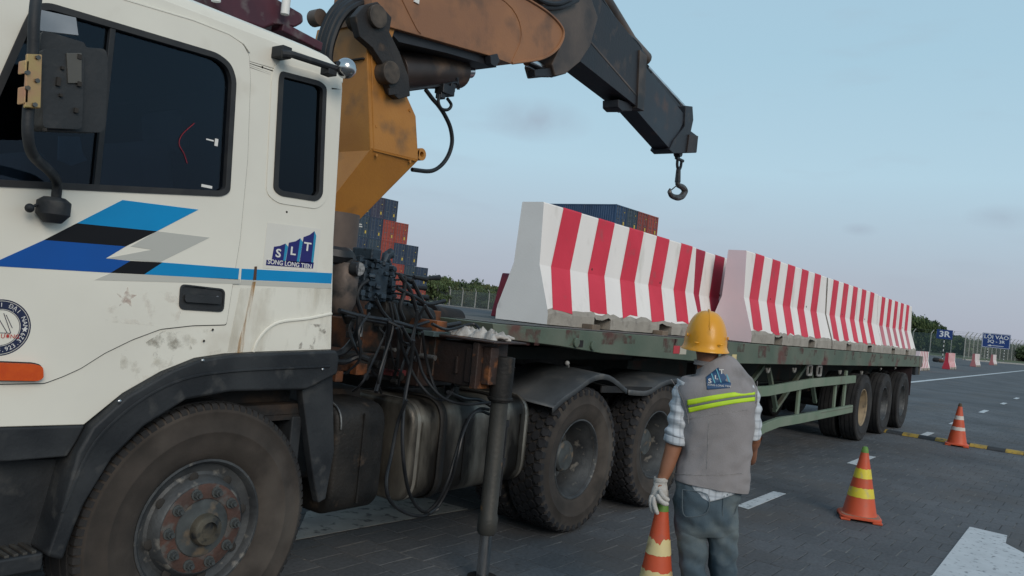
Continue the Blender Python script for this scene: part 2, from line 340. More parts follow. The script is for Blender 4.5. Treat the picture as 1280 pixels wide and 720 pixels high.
# ================================================================== GROUND
def ground_mat(name, mode):
    m = bpy.data.materials.new(name); m.use_nodes = True; t = m.node_tree; b = t.nodes['Principled BSDF']
    b.inputs['Roughness'].default_value = .82; b.inputs['Specular IOR Level'].default_value = .35
    tc = t.nodes.new('ShaderNodeTexCoord'); g = t.nodes.new('ShaderNodeNewGeometry')
    n1 = t.nodes.new('ShaderNodeTexNoise'); n1.inputs['Scale'].default_value = .55; n1.inputs['Detail'].default_value = 7; t.links.new(g.outputs['Position'], n1.inputs[0])
    r = t.nodes.new('ShaderNodeValToRGB'); E_ = r.color_ramp.elements
    E_[0].position = .34; E_[0].color = (.060, .063, .068, 1); E_[1].position = .68; E_[1].color = (.104, .109, .116, 1); t.links.new(n1.outputs[0], r.inputs[0])
    n2 = t.nodes.new('ShaderNodeTexNoise'); n2.inputs['Scale'].default_value = 38; n2.inputs['Detail'].default_value = 6; t.links.new(g.outputs['Position'], n2.inputs[0])
    mr = t.nodes.new('ShaderNodeMapRange'); mr.inputs[3].default_value = .45; mr.inputs[4].default_value = 1.55; t.links.new(n2.outputs[0], mr.inputs[0])
    mul = t.nodes.new('ShaderNodeVectorMath'); mul.operation = 'SCALE'; t.links.new(r.outputs[0], mul.inputs[0]); t.links.new(mr.outputs[0], mul.inputs[3])
    tone = t.nodes.new('ShaderNodeMapRange'); tone.inputs[3].default_value = .90; tone.inputs[4].default_value = 1.12
    if mode == 'attr': a = t.nodes.new('ShaderNodeAttribute'); a.attribute_name = 'tone'; t.links.new(a.outputs['Fac'], tone.inputs[0])
    elif mode == 'obj': a = t.nodes.new('ShaderNodeObjectInfo'); t.links.new(a.outputs['Random'], tone.inputs[0])
    else:
        a = t.nodes.new('ShaderNodeTexNoise'); a.inputs['Scale'].default_value = 5; t.links.new(g.outputs['Position'], a.inputs[0]); t.links.new(a.outputs[0], tone.inputs[0])
    mul2 = t.nodes.new('ShaderNodeVectorMath'); mul2.operation = 'SCALE'; t.links.new(mul.outputs[0], mul2.inputs[0]); t.links.new(tone.outputs[0], mul2.inputs[3])
    # old oil and tyre stains, dark blotches with their own shape
    mpn = t.nodes.new('ShaderNodeMapping'); mpn.inputs['Scale'].default_value = (1.0, 3.2, 1); t.links.new(g.outputs['Position'], mpn.inputs[0])
    n3 = t.nodes.new('ShaderNodeTexNoise'); n3.inputs['Scale'].default_value = 1.9; n3.inputs['Detail'].default_value = 9; n3.inputs['Roughness'].default_value = .65; t.links.new(mpn.outputs[0], n3.inputs[0])
    r3 = t.nodes.new('ShaderNodeMapRange'); r3.inputs[1].default_value = .60; r3.inputs[2].default_value = .76; r3.inputs[4].default_value = .55; t.links.new(n3.outputs[0], r3.inputs[0])
    mm = t.nodes.new('ShaderNodeMix'); mm.data_type = 'RGBA'; mm.inputs[7].default_value = (.035, .036, .038, 1); t.links.new(r3.outputs[0], mm.inputs[0]); t.links.new(mul2.outputs[0], mm.inputs[6])
    # warm dust
    n4 = t.nodes.new('ShaderNodeTexNoise'); n4.inputs['Scale'].default_value = .9; n4.inputs['Detail'].default_value = 5; mp4 = t.nodes.new('ShaderNodeMapping'); mp4.inputs['Location'].default_value = (31, 7, 0); t.links.new(g.outputs['Position'], mp4.inputs[0]); t.links.new(mp4.outputs[0], n4.inputs[0])
    r4 = t.nodes.new('ShaderNodeMapRange'); r4.inputs[1].default_value = .5; r4.inputs[2].default_value = .72; r4.inputs[4].default_value = .55; t.links.new(n4.outputs[0], r4.inputs[0])
    m4 = t.nodes.new('ShaderNodeMix'); m4.data_type = 'RGBA'; m4.inputs[7].default_value = (.098, .086, .076, 1); t.links.new(r4.outputs[0], m4.inputs[0]); t.links.new(mm.outputs[2], m4.inputs[6])
    t.links.new(m4.outputs[2], b.inputs['Base Color'])
    if mode == 'far':
        bt = t.nodes.new('ShaderNodeTexBrick'); bt.inputs['Scale'].default_value = 1; bt.inputs['Brick Width'].default_value = .2; bt.inputs['Row Height'].default_value = .28; bt.inputs['Mortar Size'].default_value = .004
        mr_ = t.nodes.new('ShaderNodeMapping'); mr_.inputs['Rotation'].default_value = (0, 0, math.pi/2); t.links.new(g.outputs['Position'], mr_.inputs[0]); t.links.new(mr_.outputs[0], bt.inputs[0])
        bt.inputs['Color1'].default_value = (1,1,1,1); bt.inputs['Color2'].default_value = (.93,.93,.93,1); bt.inputs['Mortar'].default_value = (.95,.94,.92,1)
        mul3 = t.nodes.new('ShaderNodeMix'); mul3.data_type = 'RGBA'; mul3.blend_type = 'MULTIPLY'; mul3.inputs[0].default_value = .8
        t.links.new(m4.outputs[2], mul3.inputs[6]); t.links.new(bt.outputs[0], mul3.inputs[7]); t.links.new(mul3.outputs[2], b.inputs['Base Color'])
    bp = t.nodes.new('ShaderNodeBump'); bp.inputs['Strength'].default_value = .45; bp.inputs['Distance'].default_value = .006
    t.links.new(n2.outputs[0], bp.inputs['Height']); t.links.new(bp.outputs[0], b.inputs['Normal'])
    return m
g_far = ground_mat('pavement_far', 'far'); g_attr = ground_mat('pavement_bricks', 'attr'); g_obj = ground_mat('pavement_brick_single', 'obj')
b = MB(); b.add([(-600,-1200,-.012),(2500,-1200,-.012),(2500,2500,-.012),(-600,2500,-.012)], [(0,1,2,3)])
ground = tag(b.build('ground', g_far, smooth=False), kind='structure')
def in_view(p, m=30):
    d = Vector(p)-CAM; z = d.dot(fw)
    if z < .3: return False
    X_, Y_ = 640+FPX*d.dot(right)/z, 360-FPX*d.dot(up)/z
    return -m < X_ < 1280+m and -m < Y_ < 720+m
BX, BY, G = .28, .20, .006
cells = []
for i in range(3, 100):
    x = i*BX
    for j in range(-12, 40):
        y = j*BY+(BY/2 if i % 2 else 0)
        if in_view((x, y, 0), 60) and not (x < 3.2 and y > 4.6) and x+y*.3 < 27: cells.append((x, y))
cells.sort(key=lambda c: c[0]**2+c[1]**2)
vis = [c for c in cells if c[1] < 3.0 or (c[1] < 4.3 and 3.4 < c[0] < 4.9)]
single = set(vis[:300]); rng = random.Random(3)
def brick_geo(sx=1):
    hx, hy, c = BX/2-G/4, BY/2-G/2, .0035
    vs = [(-hx,-hy,-.02),(hx,-hy,-.02),(hx,hy,-.02),(-hx,hy,-.02),(-hx,-hy,-.005),(hx,-hy,-.005),(hx,hy,-.005),(-hx,hy,-.005),(-hx+c,-hy+c,0),(hx-c,-hy+c,0),(hx-c,hy-c,0),(-hx+c,hy-c,0)]
    fs = [(8,9,10,11)]+[(4+k,4+(k+1)%4,8+(k+1)%4,8+k) for k in range(4)]+[(k,(k+1)%4,4+(k+1)%4,4+k) for k in range(4)]
    return vs, fs
bv, bf = brick_geo()
bm_ = MB(); bm_.add(bv, bf); first = None
for c in vis[:300]:
    if first is None:
        first = bm_.build('brick', g_obj, ground, smooth=False); o = first
    else: o = bpy.data.objects.new('brick', first.data); COL.objects.link(o); o.parent = ground
    o.location = (c[0], c[1], rng.uniform(-.0012, .0008)); o.rotation_euler = (rng.uniform(-.012,.012), rng.uniform(-.006,.006), rng.uniform(-.008,.008))
arr = [c for c in cells if c not in single]
V, Fc, tones = [], [], []
for c in arr:
    o = len(V); dz = rng.uniform(-.0012, .0008); tx, ty = rng.uniform(-.006,.006), rng.uniform(-.012,.012)
    V += [(c[0]+v[0], c[1]+v[1], v[2]+dz+v[0]*tx+v[1]*ty) for v in bv]; Fc += [tuple(i+o for i in f) for f in bf]; tones += [rng.random()]*len(bf)
me = bpy.data.meshes.new('brick_field'); me.from_pydata(V, [], Fc); me.materials.append(g_attr)
at_ = me.attributes.new('tone', 'FLOAT', 'FACE'); at_.data.foreach_set('value', tones)
bfo = bpy.data.objects.new('brick_field', me); COL.objects.link(bfo); bfo.parent = ground; bfo['kind'] = 'stuff'

rng2 = random.Random(8); b = MB()
for c in [rng2.choice(cells[:1800]) for _ in range(420)]:
    x, y = c[0]+rng2.uniform(-.14,.14), c[1]+rng2.uniform(-.1,.1); a = rng2.uniform(0,3.1); l, w_ = rng2.uniform(.006,.020), rng2.uniform(.003,.007)
    dx, dy = math.cos(a)*l, math.sin(a)*l; ex, ey = -math.sin(a)*w_, math.cos(a)*w_
    b.add([(x-dx,y-dy,.0022),(x+ex,y+ey,.005),(x+dx,y+dy,.0022),(x-ex,y-ey,.005)], [(0,1,2,3)])
gr = b.build('grit', mat('grit', (.25,.24,.22), (.05,.05,.05), 30), ground, smooth=False, fixn=False); gr['kind'] = 'stuff'
# sand lying in the joints, only here and there
sand = mat('joint_sand', (.045,.046,.048), (.20,.195,.18), 3.0, .95, lo=.48, hi=.66)
b = MB(); b.add([(.8,-2.6,-.0032),(26.5,-2.6,-.0032),(26.5,1,-.0032),(24.2,8,-.0032),(.8,8,-.0032)], [(0,1,2,3,4)]); b.build('joint_sand', sand, ground, smooth=False)['kind'] = 'stuff'
def marking(name, pts, m=paint_w, z=.006, label=None):
    b = MB(); n = len(pts)
    b.add([(p[0], p[1], z) for p in pts]+[(p[0], p[1], z-.003) for p in pts], [tuple(range(n))]+[(i, i+n, (i+1) % n+n, (i+1) % n) for i in range(n)])
    o = b.build(name, m, smooth=False); tag(o, label, None, None, 'structure'); return o
for i, (x0, x1) in enumerate(((7.22, 8.28), (11.1, 12.2), (15.95, 16.95), (19.4, 20.5), (24.3, 25.6), (29.5, 30.6), (34, 35.2), (39, 40.2), (44, 45.2), (49, 50.2))):
    marking('lane_dash', [(x0, 2.50), (x1, 2.50), (x1-.02, 2.62), (x0+.02, 2.62)])
marking('lane_line', [(28, 6.35), (150, 6.35), (150, 6.58), (28, 6.58)])
ar = [pz(x, y) for x, y in ((1165,720),(1212,659),(1259,670),(1257,680),(1280,692))]
A = [(p.x, p.y) for p in ar]
marking('painted_arrow', [(4.9, 1.18), A[0], A[1], A[2], A[3], A[4], (7.6, -.2), (7.0, -.15), (7.1, .42), (5.2, .55)])
marking('worn_paint_patch', [(p.x, p.y) for p in (pz(x, y) for x, y in ((368,676),(480,655),(585,637),(520,620),(455,610),(383,641)))], paint_old)

# ================================================================== TRUCK
YT = 3.06
truck = thing('crane_truck', (3.6, 4.3, 0), 'white and black tractor truck with brown yellow loader crane behind its dirty cab', 'truck')
# --- cab side with window openings
win = XZ([(-24, 229), (0, 229), (275, 242), (283, 238), (291, 100), (285, 82), (270, 70), (60, 8), (44, 10), (34, 28)], YT)
sw = XZ([(352, 92), (398, 104), (405, 110), (400, 243), (394, 249), (350, 242), (343, 236), (350, 98)], YT)
qw = XZ([(-150, 225), (-60, 227), (22, 22), (14, 10)], YT)
arch_out = [(109,531),(153,492),(202,464),(242,448),(282,442),(320,440),(414,437)]
cabo = XZ([(-160, 537), (0, 534), (105, 531)]+arch_out[1:]+[(417, 300), (428, 112)], YT)
ztop = 2.70
cabo = cabo+[(2.553, 2.64), (2.535, 2.68), (2.48, ztop), (1.3, ztop), (.98, 2.68), (.60, 1.95), (.52, 1.6), (.50, 1.04)]
cabo = [cabo[i] for i in range(len(cabo)) if i != 0]
win[0] = (max(win[0][0], .92), win[0][1]); 
win = [(1.0, 1.865)]+[p for p in win[1:]]
b = MB(); b.plate(cabo, YT, YT+.05, [roundpoly(offset(win, .012), .04), roundpoly(offset(sw, .012), .035)])
cab = b.build('cab', cab_white, truck, bevel=.012)
# roof: cross sections along X
b = MB(); rings = []
for i, (x, k) in enumerate([(.98, .35), (1.06, .75), (1.2, .95), (1.5, 1.1), (1.9, 1.05), (2.2, 1), (2.36, .95), (2.46, .85), (2.52, .6), (2.55, .2), (2.56, .0)]):
    zt = ztop if x < 2.5 else ztop-.05*(x-2.5)/.06
    pr = [(3.062, zt-.02), (3.064, zt+.004), (3.078, zt+.006+.03*k), (3.12, zt+.008+.05*k), (3.2, zt+.01+.075*k), (3.7, zt+.01+.11*k), (4.3, zt+.01+.125*k)]
    ring = [(x, a_, z_) for a_, z_ in pr]+[(x, 8.6-a_, z_) for a_, z_ in reversed(pr[:-1])]
    rings.append(ring)
b.loft(rings, cap=True); b.build('roof', cab_white, cab)
# far side, rear wall, front, floor
b = MB(); far = [(p[0], p[1]) for p in cabo]
b.plate(far, 5.49, 5.54, [roundpoly(offset(win, .012), .04)])
b.bb((2.50, 3.11, 1.29), (2.55, 5.49, 2.68)); b.bb((.50, 3.11, 1.04), (.54, 5.49, 1.72))
b.bar((.98, 3.12, 2.70), (.98, 5.48, 2.70), .06, .06)
b.build('cab_shell', cab_white, cab)
b = MB(); b.add([(.56, 3.12, 1.74), (.94, 3.12, 2.66), (.94, 5.48, 2.66), (.56, 5.48, 1.74)], [(0,1,2,3)]); b.build('windscreen', winglass, cab, smooth=False)
# gutter line and door skin
door = XZ([(0, 479.5), (55, 478.5), (78, 470), (100, 460), (130, 441), (165, 424), (200, 411), (240, 406.5), (282, 405.5), (290, 355), (299, 300), (308.5, 200), (312, 100), (310.5, 70), (303, 56), (285, 43), (240, 26), (153, -1)], YT)
door = door+[(1.05, 2.64), (.74, 1.95), (.68, 1.2)]
b = MB(); b.plate(roundpoly(door, .01, 2), YT-.006, YT+.012, [roundpoly(offset(win, .012), .04)])
dr = b.build('door', cab_white, truck, bevel=.003)
ds = offset(door, .004)
b = MB(); b.plate(roundpoly(ds, .01, 2), YT-.0015, YT+.01, [roundpoly(offset(door, -.05), .01, 2)]); b.build('door_gap', seam, truck, smooth=False)
b = MB(); b.tube([(x, YT-.004, z) for x, z in XZ([(140,-12),(153,-1),(240,25),(285,42.5),(304,55),(311,65)], YT)], .005, 6); b.build('roof_gutter', cab_white, truck)
# raised frame round the door window and side window
def ringplate(inner, g0, g1, y0, y1, nm, m, par, bev=.004, rr=.04):
    b = MB(); b.plate(roundpoly(offset(inner, g1), rr), y0, y1, [roundpoly(offset(inner, g0), rr)]); return b.build(nm, m, par, bevel=bev)
ringplate(win, -.012, .012, YT-.012, YT+.03, 'window_seal', rubber_seal, dr)
swp = tag(ringplate(sw, -.014, .010, YT-.010, YT+.03, 'quarter_window', rubber_seal, truck, rr=.035))
ringplate(sw, .010, .045, YT-.004, YT+.02, 'window_surround', cab_white, swp, bev=.012, rr=.06)
b = MB(); b.plate(roundpoly(offset(win, .005), .04), YT+.012, YT+.016); b.build('window_glass', winglass, dr, smooth=False)
b = MB(); b.plate(roundpoly(offset(sw, .004), .035), YT+.012, YT+.016); b.build('glass_pane', quarterglass, swp, smooth=False)
m0, m1 = py(141, 30, YT), py(120, 232, YT)
b = MB(); b.bar((m0.x, YT+.002, m0.z), (m1.x, YT+.002, m1.z), .02, .022); b.build('window_divider', black_plastic, dr, bevel=.003)
# interior: lining, seat back, wheel, far window light, red wire, paper tags
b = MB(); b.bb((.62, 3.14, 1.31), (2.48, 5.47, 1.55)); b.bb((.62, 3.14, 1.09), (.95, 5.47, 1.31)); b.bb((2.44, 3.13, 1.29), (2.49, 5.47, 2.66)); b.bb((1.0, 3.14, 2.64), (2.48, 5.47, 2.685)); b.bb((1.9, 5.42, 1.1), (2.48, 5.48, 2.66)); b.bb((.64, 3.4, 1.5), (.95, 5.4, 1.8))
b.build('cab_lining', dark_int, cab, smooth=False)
b = MB(); b.box((1.92, 3.62, 1.85), (.14, .46, .72), Matrix.Rotation(R(-12), 3, 'Y')); b.box((2.0, 3.62, 2.28), (.1, .28, .2), Matrix.Rotation(R(-12), 3, 'Y')); b.box((1.68, 3.62, 1.56), (.5, .48, .14)); b.build('driver_seat', seat_m, cab, bevel=.04, seg=3)
b = MB(); b.box((1.95, 4.9, 1.85), (.14, .46, .72), Matrix.Rotation(R(-12), 3, 'Y')); b.build('passenger_seat', seat_m, cab, bevel=.04, seg=3)
b = MB(); c_ = Vector((1.15, 3.75, 1.85)); ax = Vector((-.75, 0, .66)).normalized(); y_ = Vector((0,1,0)); z_ = ax.cross(y_)
b.tube([c_+(y_*math.cos(a)+z_*math.sin(a))*.22 for a in [2*math.pi*k/24 for k in range(25)]], .014, 6); b.build('steering_wheel', dark_int, cab)
b = MB(); b.tube(catmull([py(x, y, YT+.009) for x, y in ((243,154),(228,168),(224,180),(230,192),(234,204))]), .0014, 5); b.build('red_cable', redwire, dr)
b = MB()
for (x0,y0_,x1,y1_) in ((258,173,267,177),(269,173,272,183),(252,230,265,236)):
    p, q = py(x0,y0_,YT+.01), py(x1,y1_,YT+.01); b.bb((p.x, YT+.0095, q.z), (q.x, YT+.0115, p.z))
b.build_each('paper_tag', dwhite, dr, smooth=False)
b = MB(); b.plate(XZ([(74,170),(100,171),(103,190),(109,200),(90,207),(73,200)], YT+.30), YT+.30, YT+.31); b.build('hanging_cloth', mat('pale_blue_cloth', (.12,.22,.28), (.09,.17,.23), 20), cab, smooth=False)
# decals on the door: coloured films 1 mm thick lying on the skin
DY = YT-.006
def film(nm, pts, m, par, y=DY, t=.0012, k=0):
    b = MB(); b.plate(XZ(pts, y), y-t*(k+1), y-t*k+.0002); return b.build(nm, m, par, smooth=False)
film('stripe_sky_blue', [(153,250),(248,262),(196,289),(96,279)], blue1, dr)
film('stripe_black', [(96,279),(196,289),(157,308),(55,300)], dblack, dr)
film('stripe_blue', [(55,300),(157,308),(132,323),(163,326),(138,341),(0,333),(-14,331)], blue2, dr)
film('stripe_black', [(163,326),(203,328),(180,343),(138,341)], dblack, dr)
film('stripe_grey', [(196,289),(262,297),(200,327.5),(132,323),(190,312),(163,308)], dgrey, dr)
film('stripe_pale', [(138,341.5),(300,349),(300,355),(118,350)], dpale, dr)
film('stripe_sky_blue', [(203,328),(299,335.5),(297.5,349.5),(180,343)], blue1, dr)
film('stripe_sky_blue', [(302,335.8),(415,341.5),(414,354.5),(301,349.5)], blue1, cab, YT)
film('stripe_pale', [(301,350),(414,355),(414,361),(300,356)], dpale, cab, YT)
# SLT logo panel
lg = film('logo_panel', [(334,278),(401,286),(396,340),(328,335)], mat('panel_white', (.70,.68,.62), (.66,.64,.58), 4, .45), cab, YT)
def zz(pts): return [(310+x/7.2, 260+y/7.2) for x, y in pts]
for pts in ([(210,475),(232,348),(285,340),(335,320),(314,480)], [(338,482),(366,312),(430,298),(468,272),(435,490)], [(462,490),(498,262),(555,240),(596,208),(566,495)]):
    film('logo_tower', zz(pts), navy, cab, YT, .0012, 1)
for pts in ([(314,480),(335,320),(358,348),(334,481)], [(435,490),(468,272),(490,305),(458,491)], [(566,495),(596,208),(612,250),(584,496)]):
    film('logo_tower_side', zz(pts), dcyan, cab, YT, .0012, 1)
film('logo_banner', zz([(165,466),(590,490),(582,545),(160,514)]), navy, cab, YT, .0012, 1)
for ch, x, y, s_ in (('S', 268, 410, .085), ('L', 400, 390, .085), ('T', 530, 352, .09)):
    p = py(310+x/7.2, 260+y/7.2, YT); text_part(ch, s_*.62, (p.x, YT-.004, p.z), FRONT, dwhite, cab, 'lettering', .0006, xs=1.25, bold=.0012)
p = py(310+376/7.2, 260+506/7.2, YT); text_part('SONG LONG TIEN', .030, (p.x, YT-.004, p.z), FRONT, dwhite, cab, 'lettering', .0006, xs=1.0, bold=.0004)
# round badge
bc = Vector((1.175, DY, 1.388)); rb = .098
b = MB(); b.lathe([(rb, -.0006), (rb*.955, -.0006)], bc, 'Y', 48); b.lathe([(rb*.935, -.0006), (rb*.66, -.0006)], bc, 'Y', 48); b.lathe([(rb*.64,-.0006),(rb*.62,-.0006)], bc, 'Y', 48)
b.build('badge_ring', badge_n, dr, smooth=False, fixn=False)
for ch, a_ in zip('VẬN TẢI ĐẠI NAM', [160-i*11.2 for i in range(15)]):
    if ch == ' ': continue
    rr_ = rb*.80; a = R(a_); M_ = Matrix.Rotation(-(a-math.pi/2)*-1, 3, 'Z')
    text_part(ch, .021, (bc.x+rr_*math.cos(a), bc.y-.0012, bc.z+rr_*math.sin(a)), FRONT @ M_, dwhite, dr, 'lettering', .0004)
for ch, a_ in zip('4.923.329', [-88+i*9.0 for i in range(9)]):
    rr_ = rb*.80; a = R(a_); M_ = Matrix.Rotation(a+math.pi/2, 3, 'Z')
    text_part(ch, .022, (bc.x+rr_*math.cos(a), bc.y-.0012, bc.z+rr_*math.sin(a)), FRONT @ M_, dwhite, dr, 'lettering', .0004)
def star(c, r, nm, m, par, th=.0006):
    pts = []
    for k in range(10):
        a = math.pi/2+k*math.pi/5; q_ = r if k % 2 == 0 else r*.42; pts.append((c.x+q_*math.cos(a), c.z+q_*math.sin(a)))
    b = MB(); b.plate(pts, c.y-th, c.y); return b.build(nm, m, par, smooth=False)
star(bc+Vector((rb*.80, -.0008, -.004)), .011, 'badge_star', dwhite, dr)
text_part('ƯƠNG', .020, (bc.x+.034, bc.y-.0012, bc.z-.03), FRONT, dredt, dr, 'lettering', .0004)
b = MB()
for a0_, a1_ in (((-.02,.05),(.024,-.018)), ((.006,.05),(.035,-.018)), ((-.05,-.018),(.035,-.018)), ((.014,.045),(.038,0))):
    b.bar((bc.x+a0_[0], bc.y-.0008, bc.z+a0_[1]), (bc.x+a1_[0], bc.y-.0008, bc.z+a1_[1]), .0008, .0022)
b.build('badge_emblem', badge_n, dr, smooth=False)
# faded star and lettering ghost
fs = py(157, 372, YT); star(Vector((fs.x, DY-.0002, fs.z)), .042, 'faded_star', decalmat('faded_pink', (.58,.44,.38), 40, .40, .70, .35), dr, .0008)
# stains
film('rust_streak', [(315.5,352),(319.5,352),(311,400),(303,441),(294,441),(306,400)], decalmat('rust_run', (.50,.26,.07), 46, .42, .72, .75, (1,1,.07)), cab, YT-.0002, .0006, 2)
film('rust_streak', [(318,333),(321,333),(320,350),(316,350)], decalmat('rust_dark', (.10,.05,.03), 12, .3, .5, .9, (1,1,.3)), cab, YT-.0002, .0006, 3)
film('grease_smudge', [(182,428),(206,412),(232,416),(240,436),(212,448),(190,446)], decalmat('grease', (.30,.27,.21), 24, .50, .80, .5), cab, YT-.0002, .0006, 2)
film('grease_smudge', [(150,440),(200,416),(280,410),(282,440),(240,446),(200,462),(150,490)], decalmat('grease2', (.46,.42,.34), 14, .54, .85, .35), cab, YT-.0002, .0006, 3)
film('grease_smudge', [(380,405),(408,405),(408,436),(372,436)], decalmat('grease3', (.25,.21,.17), 26, .58, .74, .6), cab, YT-.0002, .0006, 2)
film('dust_film', [(300,360),(414,360),(412,436),(284,440)], decalmat('dust', (.50,.44,.34), 9, .50, .90, .35, (1,1,.3)), cab, YT-.0002, .0005, 4)
film('grease_smudge', [(140,360),(230,366),(222,410),(130,402)], decalmat('grease4', (.60,.52,.46), 16, .54, .85, .25), dr, DY-.0001, .0005, 4)
for (x, y) in ((358.5, 265), (265, 412), (254, 426), (307, 205), (328, 84)):
    p = py(x, y, YT); b = MB(); b.ball((p.x, YT-.006 if x < 300 else YT, p.z), .0055, 8, 6, (1,.5,1)); b.build('rivet', seam, dr if x < 300 else cab)
# pressed arch line in the rear lower panel
b = MB(); b.tube(catmull([(p[0], YT-.002, p[1]) for p in XZ([(316,440),(322,425),(335,410),(352,402),(385,398),(414,392)], YT)]), .007, 6); b.build('panel_ridge', cab_white, cab)
# door handle
b = MB(); hp = XZ([(224,354.5),(280,361),(278,390),(222,386.5)], YT)
b.plate(roundpoly(hp, .025), YT-.012, YT+.005, [roundpoly(offset(hp, -.008), .02)]); b.plate(roundpoly(offset(hp,-.004), .02), YT-.007, YT+.0); h_ = b.build('door_handle', black_plastic, dr, bevel=.003)
b = MB(); q = XZ([(228,367),(274,371),(273,380),(228,377)], YT); b.plate(roundpoly(q,.01), YT-.022, YT-.012); b.build('handle_bar', black_plastic, dr, bevel=.004)
b = MB(); b.cyl(py(271,372,YT-.013), py(271,372,YT-.013)+Vector((0,-.004,0)), .008, 12); b.build('lock', chrome, dr)
# amber marker lamp
b = MB(); q = XZ([(-12,452),(40,454),(49.5,457),(50,471),(44,475),(-12,474)], YT); b.plate(roundpoly(q,.018), YT-.03, YT); b.build('marker_lamp', amber, truck, bevel=.010, seg=3)
b = MB(); b.plate(roundpoly(offset(q,.004),.018), YT-.010, YT); b.build('lamp_gasket', seam, truck, smooth=False)
# --- lower cab: sill panel, step, fender
b = MB(); q = XZ([(0,534),(107,531),(96,552),(84,571),(0,578)], YT); q = q+[(.5,.97),(.5,1.045)]; b.plate(q, YT-.004, YT+.05)
b.plate([(.5,.45),(.5,.97)]+XZ([(84,573),(62,640),(50,690)], YT+.1), YT+.10, YT+.14); b.build('sill_panel', black_plastic, truck, bevel=.01)
b = MB(); s0, s1 = py(0,700,YT-.02), py(54,688,YT-.02)
b.bb((.5, YT-.03, s1.z-.07), (s1.x, YT+.26, s1.z-.005)); st = b.build('step', black_plastic, truck, bevel=.01)
b = MB(); 
for i in range(16):
    x = s1.x-.03-i*.03
    b.bb((x-.008, YT-.02, s1.z-.006), (x+.008, YT+.10, s1.z+.004)); b.bb((x-.008, YT+.11, s1.z-.006), (x+.008, YT+.24, s1.z+.004))
b.build('step_tread', mat('step_alloy', (.10,.095,.085), (.05,.045,.04), 12, .6, metal=.4, bump=.2), st, bevel=.002)
arch_in = [(320,487),(282,488),(226,498),(173,531),(133,571),(101,623),(87,655),(72,697)]
q = XZ([(109,531)]+arch_out[1:]+[(417,446),(415,466),(376,486)]+arch_in+[(52,692),(65,655),(91,563)], YT)
b = MB(); b.plate(q, YT-.045, YT+.30); fen = b.build('front_fender', black_plastic, truck, bevel=.014, seg=3)
# raised rib along fender
b = MB(); b.tube(catmull([(p[0], YT-.048, p[1]) for p in XZ([(78,640),(112,563),(150,520),(196,488),(240,471),(290,464),(340,461),(412,458)], YT-.048)], 4), .006, 6); b.build('fender_rib', black_plastic, fen)
b = MB()
for (x,y) in ((150,502),(254,451),(404,462)): p = py(x,y,YT-.05); b.ball((p.x,YT-.047,p.z), .008, 8, 6, (1,.5,1))
b.build_each('fender_screw', chrome, fen)
q = XZ([(374,486),(413,464),(415,563),(404,623),(395,628),(389,600),(381,540)], YT+.02)
b = MB(); b.plate(q, YT+.0, YT+.05); b.bb((2.50, YT+.04, .42), (2.56, YT+.5, 1.0)); b.build('rear_flap', black_plastic, fen, bevel=.008)
b = MB(); b.bb((1.2, YT+.30, 1.0), (2.7, YT+.36, 1.04)); b.bb((1.0, YT+.34, .5), (2.8, YT+.40, 1.30)); b.bb((.95, YT+.05, 1.01), (2.60, YT+.36, 1.06)); b.bb((.6, YT+.05, .985), (2.72, 5.44, 1.012)); b.bb((.95, 3.2, 1.02), (2.55, 5.4, 1.29)); b.build('wheel_well', chassis, truck)
# cab front corner, bumper (outside the frame)
b = MB(); b.bb((.38, 3.08, .42), (.55, 5.52, .98)); b.build('bumper', black_plastic, truck, bevel=.03)
# --- chassis rails, cross parts
b = MB()
for y in (3.88, 4.62): b.bb((.6, y-.035, .72), (7.1, y+.035, .99))
for x in (2.9, 3.9, 5.15, 6.45): b.bb((x-.05, 3.9, .76), (x+.05, 4.6, .95))
b.bb((2.6, 3.5, 1.0), (3.3, 5.1, 1.06)); b.build('chassis_frame', chassis, truck, bevel=.006)
b = MB()
for x, z in ((2.06,.56),(5.14,.54),(6.45,.54)): b.cyl((x,3.2,z),(x,5.4,z),.07,12); b.ball((x,4.3,z),.22,16,10)
b.build_each('axle', chassis, truck, k=2)
b = MB(); b.bb((5.0, 3.95, 1.0), (6.7, 4.65, 1.12)); b.lathe([(0,.0),(.48,.0),(.48,.10),(0,.12)], (5.85,4.3,1.13), 'Z', 28); b.build('fifth_wheel', grime, truck, bevel=.01)

